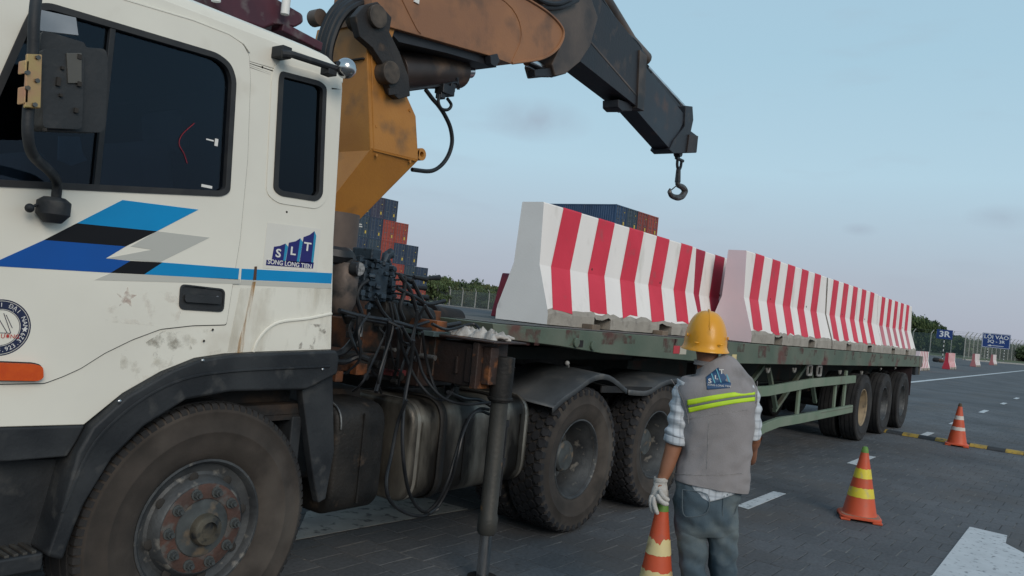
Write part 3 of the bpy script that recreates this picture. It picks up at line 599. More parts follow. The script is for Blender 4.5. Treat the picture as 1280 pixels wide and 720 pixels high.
# --- wheels
def make_wheel(loc, R_, W, kind, parent, side=-1, rim_r=.29):
    """Wheel about the Y axis; side=-1 shows its outer face towards -Y. Tyre centre at loc."""
    e_ = bpy.data.objects.new('wheel', None); COL.objects.link(e_); e_.parent = parent
    e_.location = Vector(loc)-ORG[parent.name]; ORG[e_.name] = Vector((0,0,0)); e_.empty_display_size = .1
    h = W/2
    prof = [(rim_r-.015, -h*.62), (rim_r, -h*.72), (rim_r+.012, -h*.80), (rim_r+.035, -h*.88), (R_*.70, -h*.985), (R_*.76, -h*1.0), (R_*.765, -h*1.012), (R_*.775, -h*1.012), (R_*.78, -h*1.0), (R_*.86, -h*.985), (R_*.915, -h*.955), (R_*.92, -h*.965), (R_*.935, -h*.96), (R_*.94,-h*.94), (R_*.965, -h*.90), (R_-(.022 if kind == 'drive' else .011), -h*.82), (R_-(.018 if kind == 'drive' else .010), -h*.4), (R_-(.016 if kind == 'drive' else .009), 0)]
    prof = prof+[(r, -t) for r, t in reversed(prof[:-1])]
    b = MB(); b.lathe(prof, (0,0,0), 'Y', 64); ty = b.build('tyre', tyre_side if kind in ('front','drive') else tyre_dark, e_, ang=50)
    # tread
    b = MB(); N = 56 if kind == 'drive' else 92
    if kind == 'drive':       # staggered hexagonal lugs
        rows = [(-.80,.34),(-.36,.40),(.08-.08,.0),(.36,.40),(.80,.34)]
        rows = [(-.82,.36,0),(-.41,.37,.5),(0,.37,0),(.41,.37,.5),(.82,.36,0)]
        NN = 40
        for (ct, wt, ph) in rows:
            for k in range(NN):
                a = 2*math.pi*(k+ph)/NN; da = 2*math.pi/NN*.44; wy = h*wt*.5
                hexp = [(-da, 0), (-da*.55, -wy), (da*.55, -wy), (da, 0), (da*.55, wy), (-da*.55, wy)]
                r1, r0_ = (R_ if abs(ct) < .7 else R_-.004), R_-.03
                vs = []
                for rr_ in (r0_, r1):
                    for (aa, yy) in hexp:
                        yv = ct*h+yy; drp = -.02*max(0, abs(yv)/h-.82)/.18 if rr_ == r1 else -.03*max(0, abs(yv)/h-.82)/.18
                        vs.append(((rr_+drp)*math.cos(a+aa), yv, (rr_+drp)*math.sin(a+aa)))
                b.add(vs, [(6,7,8,9,10,11)]+[(i,(i+1)%6,6+(i+1)%6,6+i) for i in range(6)])
    else:                     # ribs with notched shoulders
        for (y0_, y1_) in ((-.62,-.30),(-.24,.24),(.30,.62)):
            b.lathe([(R_-.02, y0_*h), (R_, y0_*h+.004), (R_, y1_*h-.004), (R_-.02, y1_*h)], (0,0,0), 'Y', 64)
        for k in range(N):
            for sgn in (-1, 1):
                a = 2*math.pi*k/N; da = 2*math.pi/N*.36; vs = []
                for aa in (-da, da):
                    for (rr_, yy) in ((R_-.03,.70),(R_-.001,.68),(R_-.005,.86),(R_-.020,.925),(R_-.036,.935)): vs.append((rr_*math.cos(a+aa), sgn*yy*h, rr_*math.sin(a+aa)))
                b.add(vs, [(0,1,2,3,4),(9,8,7,6,5)]+[(i,i+5,(i+1)%5+5,(i+1)%5) for i in range(5)])
    b.build('tread', tread_m if kind == 'drive' else tyre_dark, ty, smooth=False)
    s = side
    if kind == 'front':       # domed disc
        b = MB(); b.lathe([(rim_r+.004, s*h*.70), (rim_r+.006, s*h*.79), (rim_r-.004, s*h*.80), (rim_r-.012, s*h*.74), (rim_r-.02, s*h*.58), (.235, s*h*.50), (.222, s*h*.55), (.205, s*h*.80), (.195, s*h*.86), (.125, s*h*.86), (.12, s*h*.80)], (0,0,0), 'Y', 48)
        rim = b.build('rim', rim_grey, e_)
        b = MB(); b.lathe([(.192, s*h*.868), (.188, s*h*.885), (.128, s*h*.885), (.124, s*h*.86)], (0,0,0), 'Y', 48); fl = b.build('wheel_flange', rust_red, e_)
        b = MB()
        for k in range(8):
            a = 2*math.pi*(k+.5)/8; c = Vector((.222*math.cos(a), s*h*.66, .222*math.sin(a)))
            b.ball(c, .022, 12, 8, (1, .25, 1))
        b.build_each('vent_hole', seam, rim)
        nb = MB(); nb.cyl((0, s*h*.87, 0), (0, s*(h*.87+.028), 0), .0165, 6); nb.lathe([(.024, s*h*.885), (.024, s*(h*.885+.006)), (0, s*(h*.885+.006))], (0,0,0), 'Y', 12); nb.cyl((0, s*(h*.87+.02), 0), (0, s*(h*.87+.042), 0), .009, 8)
        n0 = nb.build('wheel_nut', hub_grey, fl)
        for k in range(10):
            o = n0 if k == 0 else bpy.data.objects.new('wheel_nut', n0.data)
            if k: COL.objects.link(o); o.parent = fl
            a = 2*math.pi*(k+.3)/10; o.location = (.158*math.cos(a), 0, .158*math.sin(a))
        b = MB(); b.lathe([(.128, s*h*.84), (.122, s*h*.90), (.10, s*h*.93), (.07, s*h*.95), (.066, s*h*.99)], (0,0,0), 'Y', 40); b.build('hub', hub_grey, e_)
        b = MB(); b.lathe([(.068, s*h*.96), (.068, s*h*1.14), (.060, s*h*1.22), (.038, s*h*1.24), (.034, s*h*1.12), (0.0, s*h*1.12)], (0,0,0), 'Y', 32); b.build('hub_cap', hub_brass, e_)
    else:
        col_ = rim_tan if kind == 'trailer_tan' else rim_grey
        b = MB(); b.lathe([(rim_r+.004, s*h*.70), (rim_r+.008, s*h*.80), (rim_r-.002, s*h*.81), (rim_r-.012, s*h*.72), (rim_r-.018, s*h*.35), (rim_r-.035, s*h*.2), (rim_r-.045, -s*h*.5), (.235, -s*h*.9), (.20, -s*h*1.0), (.12, -s*h*.9)], (0,0,0), 'Y', 48); rim = b.build('rim', col_, e_)
        b = MB(); b.lathe([(.12, -s*h*1.0), (.118, s*h*.0), (.10, s*h*.12), (0, s*h*.13)], (0,0,0), 'Y', 28); hb = b.build('hub', hub_grey if kind == 'drive' else col_, e_)
        nb = MB(); nb.cyl((0, -s*h*.97, 0), (0, -s*h*.97+s*.04, 0), .017, 6); n0 = nb.build('wheel_nut', hub_grey, rim)
        for k in range(10):
            o = n0 if k == 0 else bpy.data.objects.new('wheel_nut', n0.data)
            if k: COL.objects.link(o); o.parent = rim
            a = 2*math.pi*k/10; o.location = (.168*math.cos(a), 0, .168*math.sin(a))
    return e_
def clone_wheel(w0, loc, parent, rot=0, flip=False):
    c = copy_tree(w0, parent); c.location = Vector(loc)-ORG[parent.name]; c.rotation_euler = (0, rot, math.pi if flip else 0); return c
RW = .545
fwheel = make_wheel((2.06, YT+.155, RW), RW, .31, 'front', truck); fwheel.rotation_euler.y = .2
clone_wheel(fwheel, (2.06, 8.6-YT-.155, RW), truck, .7, True)
dwheel = make_wheel((5.15, YT+.15, .54), .54, .29, 'drive', truck)
for i, (x, y, fl) in enumerate(((6.45, YT+.15, 0), (5.15, YT+.49, 1), (6.45, YT+.49, 1), (5.15, 8.6-YT-.15, 1), (6.45, 8.6-YT-.15, 1), (5.15, 8.6-YT-.49, 0), (6.45, 8.6-YT-.49, 0))):
    clone_wheel(dwheel, (x, y, .54), truck, .3+i*.37, bool(fl))
# --- drive wheel mudguards: curved sheets with turned edge
fm = mat('mudguard_sheet', (.055,.062,.068), (.10,.108,.115), 3, .5, bump=.15, c3=(.13,.13,.125), s3=6, t3=(.56,.74))
for pr in ([(690,510),(703,498),(720,486),(741,471),(761,470),(783,487)], [(785,488),(809,489),(826,479),(845,474),(880,478),(905,492)]):
    P0 = XZ(pr, YT); pts = catmull([(x, 0, z) for x, z in P0], 4)
    b = MB(); vs = []; n = len(pts)
    for p in pts:
        for (y, dz) in ((YT-.0, -.035), (YT-.0, 0), (YT+.3, .015), (YT+.62, .012)): vs.append((p.x, y, p.z+dz))
    fs = [(i*4+k, i*4+k+1, (i+1)*4+k+1, (i+1)*4+k) for i in range(n-1) for k in range(3)]
    b.add(vs, fs); o = b.build('mudguard', fm, truck, fixn=False); md = o.modifiers.new('thick', 'SOLIDIFY'); md.thickness = .008
b = MB(); b.bar((5.78, YT+.02, 1.03), (5.78, 3.9, 1.03), .04, .04); b.bar((5.35, YT+.005, 1.06), (6.2, YT+.005, 1.03), .012, .05); b.build('mudguard_bracket', chassis, truck)
# --- battery box and fuel tank
def roundbox(x0, x1, y0, y1, z0, z1, r, nm, m, par, n=8):
    sec = roundpoly([(y0, z0), (y1, z0), (y1, z1), (y0, z1)], r, n); b = MB(); e2 = .03
    rings = []
    for x, d in ((x0, e2), (x0+.008, .010), (x0+e2, 0), (x1-e2, 0), (x1-.008, .010), (x1, e2)):
        so_ = offset(sec, -d) if d else sec; rings.append([(x, a_, z_) for a_, z_ in so_])
    b.loft(rings); return b.build(nm, m, par, ang=50)
bx = roundbox(2.84, 3.20, 3.16, 3.75, .44, 1.03, .13, 'battery_box', grime, truck)
b = MB(); sec = roundpoly([(3.155,.45),(3.75,.45),(3.75,1.035),(3.155,1.035)], .13, 8); b.tube([(2.862, a_, z_) for a_, z_ in sec[20:40]], .006, 5); b.build('box_trim', mat('worn_edge', (.25,.25,.24), (.1,.1,.1), 15, .4, metal=.7), bx)
b = MB(); b.bb((3.02, 3.152, .5), (3.03, 3.165, .98)); b.build('box_strap', grime, bx)
roundbox(2.62, 2.84, 3.3, 3.75, .62, .9, .05, 'air_tank', chassis, truck)
tk = roundbox(3.42, 4.60, 3.17, 3.80, .42, 1.02, .16, 'fuel_tank', tank_al, truck)
for x in (3.68, 4.25):
    b = MB(); sec = roundpoly([(3.165,.415),(3.81,.415),(3.81,1.025),(3.165,1.025)], .16, 8); vs = [(x+d, a_, z_) for d in (-.03, .03) for a_, z_ in sec]; n = len(sec)
    b.add(vs, [(i, (i+1) % n, (i+1) % n+n, i+n) for i in range(n)]); o = b.build('tank_strap', grime, tk); md = o.modifiers.new('t', 'SOLIDIFY'); md.thickness = .008; md.offset = 1
for x in (3.475, 4.545):
    sec = roundpoly([(3.168,.418),(3.802,.418),(3.802,1.022),(3.168,1.022)], .16, 8); b = MB(); n = len(sec); vs = [(x+d, a_, z_) for d in (-.013, .013) for a_, z_ in sec]
    b.add(vs, [(i, (i+1) % n, (i+1) % n+n, i+n) for i in range(n)]); b.build('tank_edge', tank_bright, tk)
b = MB(); b.cyl((4.0, 3.4, 1.02), (4.0, 3.4, 1.07), .05, 16); b.build('filler_cap', grime, tk)
for xx in (3.50, 3.90, 4.48):
    b = MB(); b.plate([(xx, .52), (xx+.008, .52), (xx+.008, .9), (xx, .9)], 3.166, 3.172); b.build('tank_weld', tank_al, tk)
# ================================================================== LOADER CRANE (bolted to the truck)
YB = 4.05            # near side plane of the crane
def plate_px(nm, pts, m, par, y0, y1, bevel=.006, r=0, Yp=None):
    q = XZ(pts, Yp or y0); q = roundpoly(q, r) if r else q
    b = MB(); b.plate(q, y0, y1); return b.build(nm, m, par, bevel=bevel)
# slew tube and its red flange
b = MB(); b.cyl((3.66, 4.3, 1.45), (3.66, 4.3, 2.14), .16, 28); col_t = b.build('slew_column', mat('column_grey', (.12,.09,.075), (.07,.055,.05), 4, .6, metal=.2), truck)
b = MB(); b.lathe([(.16,0),(.23,0),(.23,.05),(.16,.06)], (3.66,4.3,1.78), 'Z', 28); b.bb((3.4,3.95,1.45),(3.92,4.65,1.78)); b.build('crane_base', orange_rust, truck, bevel=.01)
# column: box that widens upward from the slew tube
def cpt(x, y, Y=YB): p = py(x, y, Y); return (p.x, p.z)
B0, B1, B2, B3 = cpt(463,188), cpt(522,202), cpt(520,145), cpt(500,100)
T0 = cpt(458, 52); T1 = (T0[0]+.02, 3.42); T2 = (T0[0]+.26, 3.50)
prof = [B0, B1, B2, B3, (B3[0]-.12, 3.32), T2, T1, T0]
b = MB(); b.plate(prof, YB, 4.60)
# underside: tapers to the slew tube
bl = [(B0[0], YB, B0[1]), (B1[0], YB, B1[1]), (B1[0], 4.60, B1[1]), (B0[0], 4.60, B0[1])]
tl = [(3.50, 4.26, 2.12), (3.80, 4.26, 2.08), (3.80, 4.42, 2.08), (3.50, 4.42, 2.12)]
b.loft([tl, bl]); crane_col = b.build('crane_column', crane_yel, truck, bevel=.008)
# left (cab-side) body of the column reaching back, darker side cover
b = MB(); l0, l1 = px_(418, 66, 3.27), px_(449, 62, 3.5); b.bar((T0[0]+.012, 4.07, 3.16), (T0[0]+.012, 4.58, 3.16), .02, .010); b.build('column_seam', seam, crane_col)
# dark link plates and pins on the near side
for nm, pts, y0, y1, m in (
    ('link_plate', [(444,20),(456,6),(472,2),(490,22),(487,40),(500,66),(511,96),(513,120),(499,124),(489,116),(481,92),(478,78),(466,60),(450,46)], 3.985, 4.045, boom_dark),
    ('link_end', [(486,110),(499,112),(498,118),(487,119)], 3.965, 3.985, grime)):
    plate_px(nm, pts, mat('greasy_steel', (.016,.014,.014), (.035,.030,.027), 5, .6, bump=.3, c3=(.09,.055,.03), s3=6, t3=(.60,.74)), truck, y0, y1, .006)
b = MB()
for (x, y, r) in ((470.5, 21, .085), (487, 91, .085)):
    p = py(x, y, 3.98); b.cyl((p.x, 3.955, p.z), (p.x, 4.2, p.z), r*.9, 20)
b.build_each('pivot_pin', mat('pin_steel', (.11,.085,.065), (.05,.042,.036), 12, .6, metal=.3, bump=.2), truck, bevel=.006)
b = MB(); p = py(520, 192, 4.1); b.lathe([(.02,-.03),(.045,-.03),(.045,.03),(.02,.03),(.02,-.03)], (p.x+.03, 4.1, p.z), 'Y', 16); b.bb((p.x-.06,4.07,p.z-.03),(p.x,4.13,p.z+.03)); b.build('column_lug', crane_yel, crane_col)
# main boom (tan)
main_px = [(463,28),(478,31),(560,55),(614,70),(640,80),(680,74),(700,60),(706,38),(684,13),(650,-8),(560,-40),(500,-44),(468,-22)]
q = XZ(main_px, 4.03); b = MB(); b.plate(q, 4.03, 4.42); boom = b.build('main_boom', boom_tan, truck, bevel=.012)
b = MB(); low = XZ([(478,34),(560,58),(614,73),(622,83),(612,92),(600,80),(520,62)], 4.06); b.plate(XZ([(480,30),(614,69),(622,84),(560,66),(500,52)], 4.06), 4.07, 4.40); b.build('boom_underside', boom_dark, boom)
plate_px('cylinder_bracket', [(613,69),(622,67),(625,76),(620,84),(614,80)], boom_dark, boom, 4.00, 4.06, .004)
b = MB(); b.bb(*[tuple(v) for v in (py(518,2,4.02)+Vector((0,0,0)), py(525,-6,4.02)+Vector((0,.012,0)))]); b.build('pale_patch', dwhite, boom, smooth=False)
for pts in ([(500,-6),(520,34),(526,42)], [(476,30),(560,54),(612,69)], [(600,-20),(640,10),(652,44),(640,78)]):
    b = MB(); b.tube(catmull([tuple(py(x,y,4.028)) for x,y in pts], 4), .0045, 5); b.build('weld_bead', boom_tan, boom)
for (x,y) in ((470,206),(512,214),(470,170),(512,150)):
    b = MB(); p = py(x,y-12,4.05); b.cyl(p, p+Vector((0,-.008,0)), .011, 6); b.build('bolt', crane_yel, crane_col)
b = MB(); b.tube([tuple(py(x,y,4.046)) for x,y in ((464,60),(467,188),(520,201))], .006, 5); b.build('weld_bead', crane_yel, crane_col)
# rim weld on round boom end
b = MB(); b.tube(catmull([tuple(py(x,y,4.025)) for x,y in ((640,79),(678,73),(698,59),(704,38),(686,16),(652,-6))]), .012, 6); b.build('boom_end_rim', boom_tan, boom)
# lift cylinder under the boom
a0_, a1_ = py(497, 88, 4.3), py(573, 89, 4.3)
b = MB(); d_ = (a1_-a0_); b.tube([a0_-d_*.05, a1_, a1_+d_*.01], [.135,.135,.115], 28); lift = b.build('lift_cylinder', mat('cyl_brown', (.075,.055,.048), (.04,.033,.031), 3, .4, metal=.3, c3=(.14,.09,.06), s3=4), truck, bevel=.008)
b = MB(); b.cyl(a1_, a1_+d_*.22, .055, 16); b.build('cylinder_rod', chrome, lift)
b = MB(); b.tube(catmull([tuple(py(x,y,4.12)) for x,y in ((511,112),(530,109.5),(556,106),(570,103),(573,112),(571,97))],3), .012, 6); b.build('oil_pipe', steel_dark, lift)
b = MB(); p = py(556, 113, 4.12); b.box(p, (.13,.09,.07)); b.box(p+Vector((.06,0,.035)), (.05,.06,.06)); b.box(p+Vector((-.04,0,-.05)), (.05,.06,.05)); b.build('check_valve', steel_dark, lift, bevel=.006)
def hose(nm, pts, r=.012, par=truck, m=hose_m, n=8, k=6):
    b = MB(); b.tube(catmull([tuple(p) for p in pts], k), r, n); return b.build(nm, m, par)
hose('hose', [py(x,y,4.12) for x,y in ((532,112),(541,124),(548,132),(556,144),(563,160),(565,178),(560,195),(550,208),(537,214),(515,212))], .016, lift)
hose('hose', [py(x,y,4.10) for x,y in ((549,118),(548,128),(552,136),(560,137),(564,131),(559,123))], .012, lift)
# knuckle + second boom
def seg_box(nm, p_up0, p_up1, p_lo1, p_lo0, y0, y1, m, par, bev=.008, Yp=None):
    return plate_px(nm, [p_up0, p_up1, p_lo1, p_lo0], m, par, y0, y1, bev, 0, Yp)
plate_px('knuckle', [(684,13),(672,-4),(690,-22),(736,-12),(748,22),(738,58),(725,78),(708,92),(694,95),(690,80),(700,60),(706,38)], boom_grey, truck, 4.09, 4.40, .012)
plate_px('knuckle_lug', [(700,70),(708,92),(694,96),(669,95.5),(668,87),(688,85)], boom_dark, truck, 4.12, 4.20, .006)
b = MB(); b.cyl(tuple(py(659,76,4.2)), tuple(py(690,91,4.2)), .045, 16); b.build('knuckle_cylinder_rod', chrome, truck)
sec = seg_box('jib_outer', (728,-30), (808,68), (801,137), (724,76), 4.11, 4.38, boom_dark, truck, .008)
# weld flange, lug
plate_px('jib_collar', [(800,62),(809,70),(805,139),(797,135)], boom_grey, sec, 4.09, 4.40, .006)
plate_px('jib_lug', [(773,124),(793,131),(790,139),(778,139),(773,134)], boom_dark, sec, 4.15, 4.34, .01)
b = MB(); b.tube([tuple(py(x,y,4.3)) for x,y in ((735,-30),(786,52),(806,74))], .085, 14); b.build('jib_cylinder', boom_grey, sec)
plate_px('cylinder_mount', [(792,62),(800,54),(807,68),(809,80),(801,86),(793,80)], boom_grey, sec, 4.18, 4.36, .01)
hose('jib_hose', [py(x,y,4.15) for x,y in ((752,0),(768,24),(780,40),(792,50),(800,60),(804,74))], .020, sec)
hose('jib_hose', [py(x,y,4.05) for x,y in ((655,0),(672,8),(688,10),(705,8),(722,0))], .022, sec)
hose('jib_hose', [py(x,y,4.03) for x,y in ((665,-6),(682,3),(700,4),(716,-4))], .020, sec)
b = MB(); b.bar(*[tuple(py(x,y,4.108)) for x,y in ((728,40),(800,124))], .004, .02); b.build('jib_weld_seam', boom_grey, sec)
jib = seg_box('jib_inner', (806,82), (858,146), (838,187), (790,132), 4.15, 4.36, mat('jib_slate', (.016,.021,.030), (.024,.028,.036), 3, .45, c3=(.06,.035,.028), s3=5), truck, .006)
b = MB(); b.bar(tuple(py(808,92,4.3)), tuple(py(857,150,4.3)), .13, .04); b.build('jib_top_rail', boom_dark, jib)
b = MB(); b.cyl(tuple(py(808,84,4.3)), tuple(py(858,138,4.3)), .032, 14); b.build('jib_rod', chrome, jib)
plate_px('jib_end', [(857,132),(866,133),(867,150),(864,164),(872,170),(871,191),(842,192),(837,187),(842,176),(856,158)], boom_dark, jib, 4.13, 4.38, .008)
plate_px('jib_end_cheek', [(862,168),(873,170),(871,190),(859,191)], brown_box, jib, 4.11, 4.40, .004)
# hook
hc = py(848.5, 196, 4.3)
hook = thing('crane_hook', tuple(hc), 'dark steel lifting hook hanging from a shackle at the tip of the crane boom', 'hook')
b = MB(); b.cyl(hc+Vector((-.03,-.04,.04)), hc+Vector((-.03,.04,.04)), .05, 14); b.bb(hc+Vector((-.07,-.02,-.04)), hc+Vector((-.0,.02,.06))); b.build('swivel', steel_dark, hook, bevel=.006)
b = MB(); c2 = py(849, 204, 4.3); pts = [c2+Vector((.055*math.cos(t), 0, -.075*math.sin(t))) for t in [math.pi*k/10 for k in range(11)]]; b.tube([pts[0]+Vector((0,0,.05))]+pts+[pts[-1]+Vector((0,0,.05))], .018, 8)
b.cyl(pts[0]+Vector((.04,0,.045)), pts[-1]+Vector((-.04,0,.045)), .02, 10); b.build('shackle', steel_dark, hook)
b = MB(); a_, c3_ = py(848,212,4.3), py(847,228,4.3); b.tube([a_,c3_],[.028,.036],10); pts = []
for i in range(9):
    t = 2*math.pi*i/8; pts.append(a_+Vector((.03*math.cos(t), 0, .035*math.sin(t)-.01)))
b.tube(pts, .014, 8); b.build('chain_link', steel_dark, hook)
b = MB(); hp = [(847,226),(847.5,231),(853,234),(856,239),(852,245.5),(846,247),(839.5,244.5),(837,240),(837.5,235.5)]
pp = catmull([tuple(py(x,y,4.3)) for x,y in hp], 5); rr_ = [.024+.016*math.sin(math.pi*min(1, i/(len(pp)-1)*1.15)) if i < len(pp)*.85 else .032-.024*(i/(len(pp)-1)-.85)/.15 for i in range(len(pp))]
b.tube(pp, rr_, 10); b.cyl(py(847,231,4.3), py(838.5,238,4.3), .008, 6); b.build('hook_body', mat('hook_steel', (.12,.11,.105), (.05,.048,.046), 16, .45, metal=.6), hook)
# hoses sweeping over the column top
for i, (dx, dy, dz) in enumerate(((0,0,0),(5,3,.03),(10,4,.06),(16,8,.09))):
    hose('crane_hose', [py(x+dx*.8, y+dy, 4.22-dz) for x, y in ((400,78),(399,60),(404,38),(414,16),(428,2),(448,-6),(474,-12))], .024, truck)
b = MB(); p = py(399, 22, 4.3); b.cyl((p.x, 4.28, p.z), (p.x, 4.36, p.z), .055, 16); b.build('hose_reel_end', boom_grey, truck)
# oil canister with gauge behind the cab
b = MB(); c_ = py(434, 345, 3.4); zc0, zc1 = py(432,396,3.4).z, py(432,335,3.4).z
b.tube([(c_.x,3.42,zc0+.02),(c_.x,3.42,zc0+.08),(c_.x,3.42,zc1),(c_.x,3.42,zc1+.03)], [.05,.075,.08,.06], 20); can = b.build('oil_canister', mat('canister', (.13,.10,.085), (.07,.06,.055), 12, .6, metal=.3, bump=.2, c3=(.03,.03,.03), s3=14), truck)
hose('canister_pipe', [(c_.x,3.42,zc1), (c_.x,3.42,zc1+.06), py(425,320,3.42), py(412,318,3.45)], .05, can)
b = MB(); g = py(446, 336, 3.34); b.cyl((g.x-.02, 3.36, g.z), (g.x, 3.32, g.z), .042, 24); b.build('gauge_body', steel_dark, can, bevel=.004)
b = MB(); b.lathe([(.036,0),(.036,-.004),(.004,-.004)], (g.x, 3.319, g.z), 'Y', 24); b.build('gauge_face', mat('gauge_grey', (.30,.30,.30), (.12,.12,.12), 60, .5), can)
b = MB(); q = py(436,405,3.4); b.tube([(q.x,3.42,zc0+.03),(q.x+.005,3.42,zc0-.04)],[.045,.012],10); b.build('canister_tip', grime, can)
# valve bank with levers
vb0, vb1 = py(458, 320, 3.45), py(480, 378, 3.45)
vm = mat('valve_blue', (.022,.035,.05), (.04,.06,.08), 14, .5, metal=.3, bump=.3, c3=(.012,.012,.014), s3=20)
b = MB(); b.bb((vb0.x, 3.45, vb1.z), (vb1.x+.02, 3.75, vb0.z-.02)); b.bb((vb0.x+.02, 3.43, vb0.z-.02), (vb0.x+.10, 3.6, vb0.z+.05)); vb = b.build('valve_block', vm, truck, bevel=.01)
for i in range(6):
    z = vb0.z-.05-i*(vb0.z-vb1.z-.05)/6
    b = MB(); b.cyl((vb1.x, 3.5, z), (vb1.x+.10, 3.5, z-.005), .024, 10); b.ball((vb1.x+.10, 3.5, z-.005), .022, 8, 6); b.cyl((vb1.x+.03,3.50,z),(vb1.x+.045,3.44,z),.013,6); b.build('valve_spool', vm, vb)
    b = MB(); b.cyl((vb0.x+.01, 3.5, z), (vb0.x-.09, 3.5, z), .022, 10); b.ball((vb0.x-.09,3.5,z), .017, 8, 6); b.build('hose_coupling', vm, vb)
    b = MB(); b.cyl((vb0.x+.03,3.47,z),(vb0.x+.03,3.42,z),.016,6); b.build('valve_plug', vm, vb)
for (x0,y0_,x1,y1_,kn) in ((492,341,533,349,0),(492,350,549,347,1),(490,357,532,360,0),(490,366,534,372,0),(490,373,530,380,0),(488,338,515,352,0)):
    b = MB(); p, q = py(x0,y0_,3.48), py(x1,y1_,3.46); b.cyl(p, q, .0065, 6)
    d_ = (q-p).normalized(); b.tube([q-d_*.11, q-d_*.02, q],[.012,.016,.019],10); b.build('control_lever', hose_m, vb)
b = MB(); p = py(483,320,3.5); b.tube([p+Vector((-.02,0,-.06)), p, p+Vector((.03,0,.02)), p+Vector((.05,0,.0))],[.02,.03,.032,.02],10); b.bar(tuple(p+Vector((-.03,0,-.1))), tuple(p+Vector((.07,0,-.22))), .03, .04); b.build('release_valve', vm, vb)
for pts in (((500,345),(512,362),(520,385),(528,405)), ((506,345),(505,365),(500,385),(505,400)), ((515,350),(524,368),(534,388),(540,398)), ((470,375),(478,390),(490,402),(505,408)), ((460,350),(450,358),(446,372),(452,392)), ((496,360),(520,372),(535,380),(556,376))):
    hose('control_hose', [py(x,y,3.40) for x,y in pts], .013, vb)
# frame under the valve bank: rail, orange beams, tank cylinder
b = MB(); b.tube(catmull([tuple(py(x,y,3.3)) for x,y in ((424,388),(450,395),(490,402),(530,412),(552,408),(575,404))]), .014, 8); b.tube(catmull([tuple(py(x,y,3.3)) for x,y in ((432,394),(470,402),(510,408),(536,402))]), .010, 8); b.build('support_rail', steel_dark, truck)
b = MB(); p, q = py(470,386,3.55), py(533,400,3.55); b.cyl(p, q, .085, 20); b.cyl(q, q+(q-p).normalized()*.01, .07, 20); ot = b.build('oil_reservoir', grime, truck, bevel=.01)
b = MB(); p, q = py(538,395,3.6), py(572,400,3.6); b.cyl(p, q, .075, 20); b.build('side_cylinder', chassis, truck, bevel=.008)
b = MB(); b.bb(py(537,404,3.5), py(552,389,3.5)+Vector((0,.1,0))); b.build('orange_bracket', orange_rust, truck, bevel=.004)
for nm, a, c, yy, m in (('cross_beam', (415,464), (470,442), 3.35, orange_rust), ('base_plate', (419,478), (430,464), 3.3, orange_rust), ('base_box', (452,440), (480,402), 3.5, orange_rust),
                        ('outrigger_housing', (540,470), (560,402), 3.25, orange_rust), ('base_box', (478,470), (540,405), 3.6, brown_box)):
    p, q = py(*a, yy), py(*c, yy); b = MB(); b.bb((p.x, yy, p.z), (q.x, yy+.45, q.z)); b.build(nm, m, truck, bevel=.006)
b = MB(); p, q = py(552,470,3.22), py(559,436,3.22); b.bb((p.x,3.2,p.z),(q.x,3.24,q.z)); b.build('guide_strip', mat('orange_strip', (.40,.15,.035), (.22,.09,.03), 12, .6), truck)
p, q = py(527,412,3.3), py(556,418,3.3); b = MB(); b.bb((p.x,3.2,q.z-.01),(q.x,3.5,q.z+.02)); b.build('top_plate', mat('pale_green_steel', (.10,.14,.14), (.06,.08,.08), 10, .5), truck, bevel=.004)
b = MB(); p = py(541,447,3.2); b.cyl(p+Vector((0,.1,0)), p+Vector((0,-.02,0)), .016, 12); p = py(491,437,3.4); b.cyl(p+Vector((0,.1,0)), p+Vector((0,-.02,0)), .012, 12); p=py(452,398,3.3); b.cyl(p, p+Vector((0,0,-.1)), .014, 10); b.build_each('fitting', mat('fitting_zinc', (.35,.35,.34), (.2,.2,.2), 30, .35, metal=.8), truck)
b = MB(); p, q = py(489,468,3.4), py(510,463,3.4); b.bb((p.x,3.4,p.z-.01),(q.x,3.5,q.z)); b.build('red_plate', mat('red_plate', (.16,.025,.03), (.08,.02,.02), 9), truck, bevel=.003)
# outrigger arm and jack
YO = 2.85
head_m = mat('head_rust', (.045,.024,.018), (.02,.016,.015), 7, .6, bump=.4, c3=(.28,.10,.03), s3=9, t3=(.54,.70))
b = MB(); b.bb((3.64, 2.95, 1.135), (3.88, 4.3, 1.385)); arm = b.build('outrigger_arm', brown_box, truck, bevel=.008)
b = MB(); b.bb((3.615, 2.90, 1.13), (3.90, 2.945, 1.40)); b.bb((3.60, 2.78, 1.405), (3.92, 3.22, 1.418)); b.bb((3.66,2.84,1.16),(3.735,2.90,1.38)); b.build('outrigger_head', head_m, arm, bevel=.006)
b = MB(); b.bb((3.56, 3.30, 1.09), (3.94, 4.3, 1.43)); b.build('beam_housing', brown_box, truck, bevel=.008)
b = MB(); b.bb((3.628, 2.955, 1.16), (3.642, 3.0, 1.36)); b.bb((3.625,3.06,1.2),(3.642,3.075,1.3)); b.build('arm_rib', brown_box, arm, bevel=.003)
xj = 3.80
b = MB(); b.cyl((xj,YO,1.06),(xj,YO,1.325),.068,24); b.lathe([(.068,0),(.076,0),(.076,.02),(.068,.02)],(xj,YO,1.07),'Z',24); jk = b.build('jack_sleeve', grime, truck, bevel=.006)
b = MB(); b.tube([(xj,YO,1.06),(xj,YO,.40),(xj,YO,.38),(xj,YO,.30),(xj,YO,.28)],[.052,.052,.060,.060,.05],24); b.build('jack_barrel', mat('jack_barrel', (.035,.038,.036), (.06,.058,.052), 5, .5, metal=.3, bump=.2, c3=(.26,.14,.05), s3=8, t3=(.62,.72)), jk)
b = MB(); b.cyl((xj,YO,.29),(xj,YO,.03),.038,20); b.build('jack_rod', chrome, jk)
